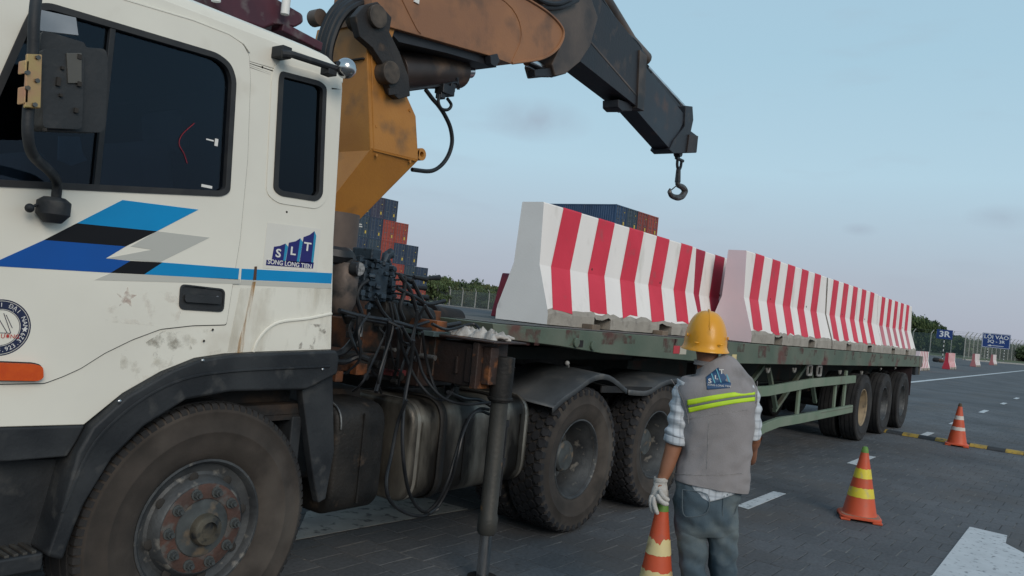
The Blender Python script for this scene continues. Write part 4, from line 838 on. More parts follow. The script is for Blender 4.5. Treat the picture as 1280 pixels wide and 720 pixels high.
b = MB(); b.lathe([(0,.03),(.09,.028),(.10,.0),(0,.0)],(xj,YO,.002),'Z',20); b.build('jack_foot', grime, jk)
b = MB(); b.cyl((xj+.06,YO-.02,.95),(xj+.06,YO-.02,.5),.010,8); b.box((xj+.055,YO-.02,.70),(.03,.03,.05)); b.box((xj+.055,YO-.02,.93),(.03,.03,.04)); b.build('jack_pipe', steel_dark, jk)
# long loose hoses
H = [
 ([(517,425),(513,460),(506,500),(503,545),(506,590),(514,622),(530,640),(546,628),(560,600),(572,560),(582,530),(598,512),(612,512)], 3.02, .010),
 ([(508,500),(497,530),(489,570),(483,600),(487,625),(505,640),(528,645),(548,636)], 3.0, .010),
 ([(612,518),(600,514),(588,520),(578,545),(571,575),(562,605),(548,632),(536,642)], 2.98, .009),
 ([(496,410),(505,440),(518,470),(535,492),(552,500),(564,490),(566,480)], 3.1, .009),
 ([(528,415),(532,445),(540,475),(548,494),(556,500)], 3.12, .009),
 ([(486,400),(484,430),(478,460),(470,490)], 3.2, .012),
 ([(502,408),(520,440),(530,470),(552,496),(580,505),(612,503)], 3.05, .009),
 ([(415,445),(428,440),(440,428),(448,412),(450,395)], 3.25, .020),
 ([(412,452),(432,452),(448,446),(462,450)], 3.22, .016),
 ([(560,490),(580,498),(600,500),(615,508)], 3.1, .012),
 ([(540,405),(560,412),(590,405),(600,412)], 3.1, .009),
]
for pts, yy, r in H: hose('hydraulic_hose', [py(x,y,yy+.05*math.sin(i*1.3)) for i,(x,y) in enumerate(pts)], r, truck)
rc = random.Random(77)
for k in range(12):
    x0, y0_ = rc.uniform(430, 545), rc.uniform(376, 410); x1, y1_ = x0+rc.uniform(-50, 60), rc.uniform(430, 492); yy = rc.uniform(3.15, 3.55); sag = rc.uniform(8, 34)
    hose('control_hose', [py(x0,y0_,yy), py(x0*.75+x1*.25+rc.uniform(-8,8), y0_*.7+y1_*.3, yy+rc.uniform(-.05,.05)), py(x0*.4+x1*.6+rc.uniform(-8,8), y0_*.3+y1_*.7+sag*.4, yy-.03), py(x1,y1_,yy+.05)], rc.uniform(.005,.010), truck, n=6, k=5)
for k in range(34):
    x, y = rc.uniform(448, 492), rc.uniform(322, 384); p = py(x, y, rc.uniform(3.40, 3.47)); b = MB(); d = Vector((rc.choice([-1,1])*rc.uniform(.01,.04), rc.uniform(-.02,.0), rc.uniform(-.01,.01)))
    if k % 3: b.cyl(p, p+d, rc.uniform(.008,.017), 6)
    else: b.box(p, (rc.uniform(.02,.045), .03, rc.uniform(.015,.035)))
    b.build('pipe_nut', vm, vb, bevel=.002)
for k in range(16):
    x, y = rc.uniform(425, 550), rc.uniform(392, 478); p = py(x, y, rc.uniform(3.28, 3.5)); b = MB()
    if k % 2: b.box(p, (rc.uniform(.03,.10), .05, rc.uniform(.02,.07)))
    else: b.cyl(p, p+Vector((0,-.05,0)), rc.uniform(.012,.03), 8)
    b.build('bracket', [grime, orange_rust, steel_dark, brown_box][k % 4], truck, bevel=.003)
# --- roof things: dark red horn bar, white pole, rear strut
b = MB()
Yr = 3.55
plate_px('roof_rack', [(262,-8),(268,10),(286,22),(330,36),(346,30),(372,33),(381,28),(380,18),(356,4),(330,-12)], red_dark, truck, Yr, Yr+.9, .02)
b = MB(); p, q = py(346,34,3.6), py(396,60,3.6); b.bar(tuple(p), tuple(q), .1, .05); b.build('rack_strut', red_dark, truck, bevel=.008)
b = MB(); b.cyl(py(356,18,3.5), py(360,-20,3.5), .022, 12); b.cyl(py(270,2,3.5), py(270,-20,3.5), .022, 12); b.build_each('rack_pole', dwhite, truck)
# rear work-lamp on a bar
b = MB(); pts = [py(352,67,2.98), py(365,68,2.96), py(420,86,2.95)]; b.tube([tuple(p) for p in pts], [.02,.016,.016], 10); b.box(py(352,66,3.02), (.05,.08,.05)); b.box(py(411,89,2.97),(.05,.06,.04)); lb = b.build('lamp_bar', black_plastic, truck, bevel=.003)
b = MB(); c = py(432.5, 85.5, 2.93); b.ball(c, .048, 24, 16); b.build('lamp_bowl', chrome, lb)
b = MB(); b.cyl(c+Vector((-.05,0,.01)), c+Vector((.06,.02,.0)), .012, 8); b.build('lamp_stem', steel_dark, lb)
# --- mirror with arm and bracket
b = MB(); ym = 2.72; b.tube(catmull([tuple(py(x,y,yy)) for x,y,yy in ((50,-40,2.78),(43,20,ym),(41,70,ym),(36,130,ym),(35,170,ym),(42,195,2.78),(62,214,2.92),(71,228,3.0),(70,250,3.02))],5), .017, 12); arm_ = b.build('mirror_arm', black_plastic, truck)
b = MB(); q = XZ([(49,38),(102,54),(104,60),(130,62),(131,88),(128,160),(124,166),(50,163),(45,150),(46,60)], ym+.05); b.plate(roundpoly(q,.02), ym+.03, ym+.12); b.plate(roundpoly(XZ([(49,62),(102,62),(99,162),(50,160)], ym+.02),.015), ym+.0, ym+.06); mir = b.build('mirror', mat('mirror_plastic', (.014,.017,.020), (.028,.031,.034), 6, .6, bump=.15, c3=(.05,.05,.05), s3=12, t3=(.58,.75)), arm_, bevel=.010)
b = MB(); b.plate(XZ([(50,12),(95,22),(98,44),(49,38)], ym+.2), ym+.20, ym+.22); b.build('sky_glimpse', mat('painted_sky_light', (.30,.33,.36), (.24,.27,.30), 8), cab, smooth=False)  # pale plate painted as the sky light showing through the cab windows
b = MB()
for (x,y,w_,h_) in ((78,85,3,3),(73,102,4,9),(99,71,4,5),(99,105,4,5),(76,119,3,3),(95,138,4,5),(56,162,3,3)):
    p = py(x,y,ym-.005); b.box(p, (w_*.003, .01, h_*.003))
b.build_each('clip_hole', seam, mir, smooth=False)
b = MB(); q = XZ([(84,66),(103,66),(103,104),(86,104)], ym-.01); b.plate(q, ym-.006, ym+.0); b.build('mirror_recess', mat('mirror_tan', (.10,.095,.082), (.08,.078,.07), 5, .5), mir, bevel=.002)
b = MB(); q = XZ([(33,67),(52,68),(50,136),(30,135)], ym-.025); b.plate(q, ym-.03, ym-.018); q = XZ([(30,75),(35,75),(34,92),(29,92)], ym-.02); b.plate(q, ym-.03, ym+.02); q = XZ([(29,108),(34,108),(33,130),(28,130)], ym-.02); b.plate(q, ym-.03, ym+.02); br = b.build('mirror_bracket', zinc, arm_, bevel=.004)
b = MB()
for (x,y) in ((47,72),(46,101),(43,131),(34,91),(34,110)): p = py(x,y,ym-.03); b.cyl(p+Vector((0,.004,0)), p+Vector((0,-.008,0)), .0075, 6)
b.build_each('bolt', hub_grey, br)
b = MB(); p = py(66,268,3.02); b.tube([p+Vector((0,0,.06)),p+Vector((0,0,.045)),p+Vector((0,-.0,-.0)),p+Vector((0,0,-.03))],[.035,.055,.055,.03],16); b.tube(catmull([tuple(py(x,y,3.02)) for x,y in ((62,249),(48,255),(38,260))]), .006, 6); b.ball(py(37,260,3.0), .016, 10, 8); b.build('mirror_foot', black_plastic, arm_, bevel=.004)
# gloves lying on the outrigger
gl = mat('dirty_glove', (.48,.46,.43), (.34,.31,.28), 22, .9, bump=.4)
gpos = Vector((3.74, 3.04, 1.42))
gv = thing('work_gloves', tuple(gpos), 'crumpled white cloth gloves lying on top of the rusty outrigger beam', 'gloves')
rg = random.Random(5)
for k in range(2):
    c0 = gpos+Vector((.02, .075-k*.17, .0)); n1, n2 = 22, 14; vs = []
    b = MB()
    for i in range(n1+1):
        for j in range(n2+1):
            u, v = i/n1-.5, j/n2-.5; edge = min(1, (0.5-abs(u))*7)*min(1, (0.5-abs(v))*5)
            h = (.030+.045*abs(noise.noise(Vector((u*4.2+k*7, v*4.2, 3.1))))+.03*noise.noise(Vector((u*10, v*10+k*5, 1))))*max(0, edge)**.6
            r_ = 1+.35*noise.noise(Vector((math.atan2(v, u)*1.6+k*4, 2, 5)))
            vs.append(c0+Vector((v*.15*r_, -u*.21*r_, max(.001, h))))
    b.add(vs, [(i*(n2+1)+j, (i+1)*(n2+1)+j, (i+1)*(n2+1)+j+1, i*(n2+1)+j+1) for i in range(n1) for j in range(n2)])
    for j in range(4):
        p = c0+Vector((-.05+.03*j, -.09 if k else .09, .018)); d = Vector((rg.uniform(-.02,.03), (-.04 if k else .04), rg.uniform(.0,.02)))
        b.tube([p-d*.5, p+d*.5, p+d*1.0+Vector((0,0,-.012)), p+d*1.35+Vector((.01,0,-.016))], [.013,.012,.011,.007], 8)
    b.build('glove', gl, gv, ang=80)

# ================================================================== FLATBED TRAILER
def ztop_(x): return 1.508-(x-3.95)*.0093
trailer = thing('flatbed_trailer', (11.0, 4.3, 0), 'long flatbed trailer with chipped green deck edge carrying striped barriers behind the truck', 'trailer')
b = MB(); top = [(x, ztop_(x)) for x in (18.34, 14, 9, 6, 3.98, 3.93)]; bot = [(3.95, 1.455), (4.05, 1.415), (4.71, 1.38), (5.3, 1.335), (6.98, 1.278), (8.1, 1.252), (18.33, 1.168)]
b.plate(top+bot, YT, 5.54); deck = b.build('deck', green_p, trailer, bevel=.006)
b = MB(); b.add([(4.05, YT+.02, ztop_(4.05)+.004), (18.3, YT+.02, ztop_(18.3)+.004), (18.3, 5.52, ztop_(18.3)+.004), (4.05, 5.52, ztop_(4.05)+.004)], [(0,1,2,3)]); b.build('deck_sheet', deck_top, deck, smooth=False)
b = MB(); b.bb((18.10, YT-.012, 1.165), (18.40, YT+.10, ztop_(18.3)+.012)); b.bb((18.34, YT+.02, 1.0), (18.40, 5.5, ztop_(18.3)-.002)); b.build('rear_bolster', mat('worn_wood_steel', (.17,.16,.13), (.10,.095,.08), 6, .8, bump=.2), deck, bevel=.008)
# chips and stickers along the deck edge
chip = decalmat('rust_chip', (.12,.05,.045), 14, .42, .66, .7)
rg = random.Random(11)
for i in range(30):
    x = 4.3+i*.47+rg.uniform(-.15,.15); wd = rg.uniform(.06,.26); z1 = ztop_(x)-rg.uniform(.0,.02); z0 = z1-rg.uniform(.06,.16)
    b = MB(); b.add([(x,YT-.0015,z0),(x+wd,YT-.0015,z0),(x+wd,YT-.0015,z1),(x,YT-.0015,z1)], [(0,1,2,3)]); b.build('rust_patch', chip, deck, smooth=False)
for (xa,ya,xb,yb,m) in ((842,432,849,442,mat('refl_red',(.45,.04,.05),rough=.4)), (849.5,433,857,443,mat('refl_cream',(.45,.42,.34),rough=.5)), (720,425,728,434,chassis), (915,443,920,450,cone_cream)):
    p, q = py(xa,ya,YT), py(xb,yb,YT); b = MB(); b.bb((p.x,YT-.004,q.z),(q.x,YT-.001,p.z)); b.build('reflector_sticker', m, deck, smooth=False)
b = MB()
for (x,y) in ((740,432),(719,428)):
    p = py(x,y,YT); b.cyl((p.x,YT,p.z),(p.x,YT-.02,p.z),.035,16)
b.build_each('lashing_boss', green_p, deck, bevel=.005)
b = MB()
for x in [7.6+k*.62 for k in range(17)]:
    b.bb((x, YT+.04, ztop_(x)-.20), (x+.05, 5.5, ztop_(x)-.12))
for y in (3.86, 4.64):
    b.bb((7.2, y-.07, 1.19), (18.2, y+.07, 1.215)); b.bb((7.2, y-.07, .88), (18.2, y+.07, .90)); b.bb((7.2, y-.012, .90), (18.2, y+.012, 1.19)); b.bb((4.2, y-.06, 1.20), (7.2, y+.06, 1.30))
b.build('trailer_frame', mat('frame_dark', (.022,.030,.026), (.04,.042,.036), 3, .8, c3=(.07,.035,.025), s3=4), trailer)
b = MB()
for x in (8.0, 8.35):
    for y in (3.5, 5.1): b.bb((x-.05, y-.05, .35 if x == 8.0 else .9), (x+.05, y+.05, 1.2))
b.bar((8.0,3.5,.6),(8.0,5.1,.6),.05,.05); b.build('landing_leg', chassis, trailer, bevel=.006)
# diagonal braces seen under the deck
b = MB()
for (x0,x1) in ((9.1,10.3),(10.9,12.1)): b.bar((x0,3.55,.55),(x1,3.55,1.15),.05,.05); b.bar((x1+.05,3.5,1.15),(x1+.5,3.5,.6),.05,.05)
b.build_each('frame_brace', green_rail, trailer)
# under-run guard
Yg = 3.10
gd = None
def rail(nm, pts, t=.10):
    b = MB(); pp = [py(x,y,Yg) for x,y in pts]
    for i in range(len(pp)-1): b.bar((pp[i].x-.004,Yg+.025,pp[i].z),(pp[i+1].x+.004,Yg+.025,pp[i+1].z),.05,t)
    return b.build(nm, green_rail, trailer, bevel=.005)
rail('guard_rail', [(944,490),(962,489),(1015,479),(1070,474)], .115)
rail('guard_rail', [(944,543),(957,535),(975,528),(1000,524),(1066,511)], .115)
for (x,y0_,y1_,w_) in ((944,478,548,.09),(1006,485,522,.09),(1051,478,512,.07),(1064,464,512,.09)):
    p0, p1 = py(x,y0_,Yg), py(x-(y1_-y0_)*.1,y1_,Yg); b = MB(); b.bb((p1.x-w_/2,Yg+.052,p1.z),(p1.x+w_/2,Yg+.085,min(p0.z,1.16))); b.build('guard_post', green_rail, trailer, bevel=.004)
b = MB(); p, q = py(1026,511,Yg-.001), py(1066,516,Yg-.001); b.bb((p.x,Yg-.003,p.z-.06),(q.x,Yg-.0005,q.z+.09)); b.build('dirty_patch', mat('rail_dirt', (.12,.085,.08), (.07,.06,.055), 8, .8), trailer, smooth=False)
# hooks, sockets, lamps under the deck edge
for (x,y) in ((960,459),(993,459),(1050,462),(1077,463)):
    p = py(x,y,YT+.03); b = MB(); b.tube([p+Vector((.05*math.cos(t),0,.05*math.sin(t)-.01)) for t in [math.pi*(1.0+k/8) for k in range(9)]], .014, 6); b.build('rope_hook', mat('hook_pale', (.20,.19,.17), (.12,.11,.10), 20, .7), trailer)
for (x,y) in ((1012,462),(1024,463)):
    p = py(x,y,YT+.05); b = MB(); o_ = [(p.x-.10,p.z-.08),(p.x+.10,p.z-.08),(p.x+.10,p.z+.07),(p.x-.10,p.z+.07)]; b.plate(roundpoly(o_,.02), YT+.04, YT+.06, [roundpoly(offset(o_,-.025),.02)]); b.build('stake_bracket', mat('bracket_pale', (.30,.29,.27), (.2,.19,.18), 9, .7), trailer)
b = MB()
for (x,y) in ((1101,461),(1119,460),(709,454)): p = py(x,y,YT+.05); b.ball(p, .018, 10, 8); b.bar(p, p+Vector((.05,.02,-.03)), .015, .015)
b.build_each('air_fitting', mat('fitting_pale', (.32,.31,.29), (.2,.19,.18), 9, .6), trailer, k=2)
b = MB(); b.bb((17.9,YT+.02,1.0),(18.2,YT+.3,1.165)); b.build('rear_lamp_box', black_plastic, trailer, bevel=.006)
b = MB(); b.bb((17.62,YT+.04,.60),(17.65,YT+.62,1.17)); b.build('mud_flap', mat('flap', (.04,.025,.028), (.03,.02,.022), 6, .8), trailer)
b = MB()
for x in (13.8,15.33,16.87): b.cyl((x,3.2,.52),(x,5.4,.52),.075,12); b.bb((x-.5,3.83,.70),(x+.5,3.90,.78)); b.bb((x-.08,3.8,.60),(x+.08,3.94,.9))
b.build_each('axle', chassis, trailer, k=3)
tw = make_wheel((13.8, YT+.14, .53), .53, .27, 'trailer_tan', trailer)
tg = make_wheel((15.33, YT+.14, .53), .53, .27, 'trailer_grey', trailer)
clone_wheel(tg, (16.87, YT+.14, .53), trailer, .5)
for x in (13.8, 15.33, 16.87):
    clone_wheel(tg, (x, YT+.46, .53), trailer, x, True); clone_wheel(tg, (x, 8.6-YT-.14, .53), trailer, x, True); clone_wheel(tg, (x, 8.6-YT-.46, .53), trailer, x+1)

# ================================================================== CONCRETE BARRIERS
PR = [(-.25,0),(-.25,.10),(-.238,.13),(-.125,.46),(-.105,.94),(-.10,.95),(.10,.95),(.105,.94),(.125,.46),(.238,.13),(.25,.10),(.25,0)]
def barrier(loc, rz, L, label, group, endm, start='W', fade=False, nred=5, red=None, seed=0, H=1.0, wd0=None, endred=False, tilt=0, top_white=True, name='concrete_barrier'):
    rg = random.Random(seed)
    t = local_thing(name, loc, rz, label, 'barrier', group); t.rotation_euler.y = tilt
    xs = sorted(set([0, L]+[round(i*L/28, 4) for i in range(29)])); notch = [(L*.24, L*.24+.28), (L*.66, L*.66+.28)]
    for a_, c_ in notch: xs += [a_, c_]
    xs = sorted(set(xs)); n = len(xs); b = MB(); pr = [(y, z*H) for y, z in PR]; m = len(pr)
    jit = [rg.uniform(-.018,.018) for _ in xs]
    vs = []
    for i, x in enumerate(xs):
        for k, (y, z) in enumerate(pr):
            if k in (1, m-2): z = z+jit[i]*.9-.01
            if k in (2, m-3): f_ = jit[i]*.9; z = z+f_; y = y+(f_*.342 if k == 2 else -f_*.342)
            if k in (0, m-1) : z = z+abs(jit[i])*.25
            vs.append((x, y, z))
    f1, f2 = [], []
    for i in range(n-1):
        xm = (xs[i]+xs[i+1])/2; isn = any(a_-1e-4 < xm < c_+1e-4 for a_, c_ in notch)
        for k in range(m-1):
            q_ = (i*m+k, (i+1)*m+k, (i+1)*m+k+1, i*m+k+1)
            if k in (0, 1, m-2, m-3):
                if isn and k in (0, m-2): continue
                f1.append(q_)
            else: f2.append(q_)
        if not isn: f1.append((i*m+m-1, (i+1)*m+m-1, (i+1)*m, i*m))
    b.cur = 0; b.add(vs, f1); 
    o0 = 0
    b.v = b.v; b.cur = 1; b.f += f2; b.mi += [1]*len(f2)
    b.cur = 2; b.f += [tuple(range(m-1,-1,-1)), tuple((n-1)*m+k for k in range(m))]; b.mi += [2, 2]
    # recess linings
    for a_, c_ in notch:
        h_ = .085*H
        for s_ in (-1, 1):
            y0_, y1_ = s_*.25, s_*.10
            w_ = [(a_,y0_,0),(c_,y0_,0),(c_,y0_,h_),(a_,y0_,h_),(a_,y1_,0),(c_,y1_,0),(c_,y1_,h_),(a_,y1_,h_)]
            b.cur = 0; b.add(w_, [(4,5,6,7),(0,4,7,3),(1,2,6,5),(3,7,6,2)])
    body = b.build('barrier_body', [conc_raw, conc_white, endm], t, smooth=False, fixn=True)
    # red paint stripes 1.5 mm proud, following the profile on both faces and over the top
    wd = L/(2*nred+1) if start == 'W' else L/(2*nred)
    wd = wd0 or wd
    x = wd if start == 'W' else 0.003
    op = [(-.238,.13),(-.125,.46),(-.105,.94),(-.10,.95),(.10,.95),(.105,.94),(.125,.46),(.238,.13)]
    e_ = .0025
    for j in range(nred):
        x1 = min(x+wd, L-.003); j1, j2, j3 = rg.uniform(-.03,.02), rg.uniform(-.03,.02), rg.uniform(-.03,.02)
        lines = []
        for xx, jj in ((x, j1), ((x+x1)/2, j2), (x1, j3)):
            l = []
            for k, (y, z) in enumerate(op):
                z_ = z*H
                if k in (0, 7): z_ += jj; y += (-1 if k == 7 else 1)*jj*.342
                sg = -1 if y < 0 else 1
                xs_ = max(.0, xx-.24*(1-z_/(.95*H)))
                nz_ = .35 if k in (0,7) else 0
                l.append((xs_, y+sg*e_, z_+(e_ if 3 <= k <= 4 else e_*nz_)))
            lines.append(l)
        def strip(nm, ks, mm):
            b = MB(); V_ = [p for l in lines for p in [l[k] for k in ks]]; q_ = len(ks)
            b.add(V_, [(a*q_+k, (a+1)*q_+k, (a+1)*q_+k+1, a*q_+k+1) for a in range(2) for k in range(q_-1)])
            return b.build(nm, mm, t, smooth=False)
        rm = red or conc_red
        if fade: strip('red_stripe', (1,2,3,4,5,6), rm); strip('red_stripe', (0,1), conc_pink); strip('red_stripe', (6,7), conc_pink)
        else: strip('red_stripe', range(8), rm)
        x += 2*wd
    # lifting holes and knocks
    for fx in (.27, .72):
        b = MB(); c = Vector((L*fx, -.125+.003, .50*H)); b.ball(c, .014, 8, 6, (1,.5,1)); b.build('tie_hole', seam, t)
    return t
gb = 'striped concrete barriers loaded on the trailer'
def zd(x): return ztop_(x)+.008
barrier((5.10, 3.70, zd(5.1)), R(.2), 2.92, 'striped concrete barrier with clean grey end, nearest the crane on the trailer deck', gb, conc_grey, seed=1, tilt=R(.5), wd0=.2825)
barrier((8.05, 3.74, zd(8.1)), R(2.2), 3.1, 'striped concrete barrier half hidden, squeezed behind the one with the pinkish end', gb, conc_grey, start='R', seed=2, red=mat('barrier_red_shaded', (.40,.02,.05), (.34,.018,.045), 3, .65), tilt=R(.5))  # darker copy of the red: shade on this turned-away barrier put into its colour
barrier((8.47, 3.325, zd(8.45)), 0, 3.12, 'striped concrete barrier with a pinkish end, right behind the yellow helmet', gb, conc_pinkgrey, seed=3, H=1.045, tilt=R(.5))
barrier((11.66, 3.325, zd(11.66)), 0, 3.08, 'third striped barrier along the near deck edge, showing a narrow bare concrete end', gb, conc_raw, seed=4, H=1.045, tilt=R(.5))
barrier((14.77, 3.325, zd(14.77)), 0, 2.95, 'rearmost striped barrier on the trailer, its red stripes faded pink on the lower slope', gb, conc_white, seed=5, fade=True, H=1.03, tilt=R(.5))
# timber packers under the first barrier
for (x,y) in ((735,420),(822,428)):
    p = py(x,y,3.42); b = MB(); b.box((p.x, 3.40, zd(p.x)+.012), (.12,.10,.05)); tag(b.build('timber_packer', mat('timber', (.20,.15,.11), (.12,.10,.08), 9, .9, bump=.3), bevel=.004), 'broken timber packer under the grey-ended barrier, '+('nearer the crane' if x < 800 else 'nearer the worker'), 'timber packer', 'timber packers under the first barrier')
# dark red block at the far edge of the deck
p0 = px_(613,392,6.3); p1 = px_(627.5,341,6.3)
b = MB(); rr = [(6.3, p0.y, zd(6.3)), (6.3, p0.y-.5, zd(6.3)), (6.3, p1.y-.35, p1.z), (6.3, p1.y, p1.z)]
b.loft([rr, [(9.0, y, z) for _, y, z in rr]]); tag(b.build('red_concrete_block', mat('block_red', (.30,.025,.04), (.2,.03,.05), 3, .7, c3=(.05,.03,.06), s3=2), bevel=.01), 'dark red painted block peeping out left of the big grey barrier end', 'block')

# ================================================================== WORKER
HD = R(30); lx = Vector((math.sin(HD), -math.cos(HD), 0)); ly = Vector((math.cos(HD), math.sin(HD), 0))
PB = pd(884, 640, 3.9); PB.z = 0
def lc(x, y, dy=0.0):     # picture point -> local (x, z) on the worker's own plane
    o = PB+ly*dy; v = ray(x, y); t = (o-CAM).dot(ly)/v.dot(ly); p = CAM+v*t; return ((p-PB).dot(lx), p.z)
worker = local_thing('person', tuple(PB), HD-math.pi/2, 'worker seen from behind in yellow helmet, grey reflective vest and jeans, holding a cone', 'person')
def cr1(vals, n):
    out_ = []; P_ = [vals[0]]+list(vals)+[vals[-1]]
    for i in range(1, len(P_)-2):
        for k in range(n):
            t = k/n; a,b_,c,d = P_[i-1],P_[i],P_[i+1],P_[i+2]
            out_.append(tuple(.5*((2*b_[j])+(c[j]-a[j])*t+(2*a[j]-5*b_[j]+4*c[j]-d[j])*t*t+(3*b_[j]-a[j]-3*c[j]+d[j])*t**3) for j in range(len(b_))))
    out_.append(tuple(vals[-1])); return out_
def limb(nm, keys, m, par, n=28, k=8, wr=.004, freq=14, ex=2.0, cap=False, thick=0, tiltz=None, seed=0, fold=None):
    """keys: (cx, cy, cz, a, b) rings along a path; rings lie across the path"""
    ks = cr1(keys, k); b = MB(); rings = []
    for i, (cx, cy, cz, a, bb_) in enumerate(ks):
        p = Vector((cx, cy, cz)); d = (Vector(ks[min(i+1, len(ks)-1)][:3])-Vector(ks[max(i-1, 0)][:3])).normalized()
        X_ = Vector((1,0,0)); X_ = (X_-d*X_.dot(d)); 
        if X_.length < .3: X_ = Vector((0,1,0))-d*d.y
        X_.normalize(); Y_ = d.cross(X_); ring = []
        for q in range(n):
            t = 2*math.pi*q/n; c_, s_ = math.cos(t), math.sin(t)
            c2_, s2_ = math.copysign(abs(c_)**(2/ex), c_), math.copysign(abs(s_)**(2/ex), s_)
            v = p+X_*a*c2_+Y_*bb_*s2_
            nn = (X_*c_+Y_*s_)
            h = noise.noise(Vector((v.x*freq*.6+seed, v.y*freq*.6, v.z*freq*1.5)))*wr+noise.noise(Vector((v.x*freq*2+9, v.y*freq*2+seed, v.z*freq*2.5)))*wr*.4
            if fold: h += fold(v, i/len(ks))
            ring.append(v+nn*h)
        rings.append(ring)
    b.loft(rings, cap=cap); o = b.build(nm, m, par, ang=180, fixn=not thick)
    if thick: md = o.modifiers.new('thick', 'SOLIDIFY'); md.thickness = thick; md.offset = 0
    return o
def px_ring(y, xl, xr, dy, bdep, zadj=0):
    (a, z0), (c, z1) = lc(xl, y, dy), lc(xr, y, dy); return ((a+c)/2, dy, (z0+z1)/2+zadj, abs(c-a)/2, bdep)
vest_m = mat('vest_grey', (.235,.22,.22), (.275,.258,.262), 5, .9, bump=.35, bscale=400, c3=(.14,.13,.125), s3=9, t3=(.58,.82), stretch=(1,1,.45))
shirt_m = mat('shirt_pale', (.46,.50,.54), (.54,.57,.60), 5, .9, bump=.2, bscale=300)
def plaid(m):
    t = m.node_tree; b = t.nodes['Principled BSDF']; src = b.inputs['Base Color'].links[0].from_socket
    for ax_, s in (('x', 40), ('z', 34)):
        wv = t.nodes.new('ShaderNodeTexWave'); wv.wave_type = 'BANDS'; wv.bands_direction = ax_.upper(); wv.inputs['Scale'].default_value = s/4; wv.inputs['Distortion'].default_value = .8
        tc = t.nodes.new('ShaderNodeTexCoord'); t.links.new(tc.outputs['Object'], wv.inputs[0])
        r = t.nodes.new('ShaderNodeMapRange'); r.inputs[1].default_value = .78; r.inputs[2].default_value = .9; r.inputs[4].default_value = .30; t.links.new(wv.outputs['Fac'], r.inputs[0])
        mm = t.nodes.new('ShaderNodeMix'); mm.data_type = 'RGBA'; mm.inputs[7].default_value = (.13,.15,.18,1); t.links.new(r.outputs[0], mm.inputs[0]); t.links.new(src, mm.inputs[6]); src = mm.outputs[2]
    t.links.new(src, b.inputs['Base Color'])
plaid(shirt_m)
jean_m = mat('jeans', (.044,.070,.092), (.075,.105,.125), 9, .9, bump=.35, bscale=260, c3=(.19,.215,.205), s3=3.6, t3=(.50,.74))
skin_m = mat('skin', (.23,.10,.055), (.28,.125,.07), 8, .55, bump=.05)
hair_m = mat('hair_black', (.012,.010,.009), rough=.6)
helm_m = mat('helmet_yellow', (.74,.33,.006), (.66,.28,.006), 5, .40, bump=.03, c3=(.42,.20,.02), s3=11, t3=(.60,.8), coat=.25)
lime_m = mat('reflective_lime', (.50,.72,.02), (.44,.66,.03), 20, .55)
grey_band = mat('reflective_grey', (.13,.15,.13), (.17,.18,.16), 14, .6)
glove_m = mat('glove_white', (.52,.50,.47), (.42,.40,.37), 24, .95, bump=.5, bscale=300)
# body: one skinned surface
sh_l, sh_r = lc(848,482), lc(941,482); hipc = lc(883,622); nk = lc(884,452); hd = lc(884,418)
el_l = lc(846,548,-.02); wr_l = lc(827,600,-.05)
nodes = {'pel': ((hipc[0],0,hipc[1]+.02), .085), 'sp': ((lc(889,560)[0],0,lc(889,560)[1]), .085), 'ch': ((lc(888,505)[0],0,lc(888,505)[1]), .088), 'nb': ((nk[0],.0,nk[1]-.01), .052), 'ne': ((nk[0],.01,nk[1]+.045), .058), 'he': ((hd[0],.02,hd[1]), .085), 'cr': ((hd[0],.02,hd[1]+.07), .07),
  'sl': ((sh_l[0]+.035,0,sh_l[1]-.035), .036), 'el': ((el_l[0],-.02,el_l[1]), .034), 'wl': ((wr_l[0],-.05,wr_l[1]), .026), 'hl': ((wr_l[0]-.012,-.055,wr_l[1]-.07), .030),
  'sr': ((sh_r[0]-.035,0,sh_r[1]-.035), .036), 'er': ((lc(945,552)[0],.04,lc(945,552)[1]), .040), 'wr': ((lc(936,590)[0],.20,lc(936,590)[1]+.02), .026), 'hr': ((lc(930,600)[0],.27,lc(930,600)[1]+.02), .030),
  'tl': ((lc(864,660)[0],0,lc(864,660)[1]), .062), 'kl': ((lc(867,712)[0],-.02,lc(867,712)[1]), .055), 'al': ((lc(874,790)[0],.0,.08), .042), 'fl': ((lc(874,790)[0]-.01,.14,.045), .04),
  'tr': ((lc(902,660)[0],0,lc(902,660)[1]), .062), 'kr': ((lc(905,712)[0],.02,lc(905,712)[1]), .055), 'ar': ((lc(914,790)[0],.04,.08), .042), 'fr': ((lc(914,790)[0]+.02,.18,.045), .04)}
names = list(nodes); edg = [('pel','sp'),('sp','ch'),('ch','nb'),('nb','ne'),('ne','he'),('he','cr'),('ch','sl'),('sl','el'),('el','wl'),('wl','hl'),('ch','sr'),('sr','er'),('er','wr'),('wr','hr'),('pel','tl'),('tl','kl'),('kl','al'),('al','fl'),('pel','tr'),('tr','kr'),('kr','ar'),('ar','fr')]
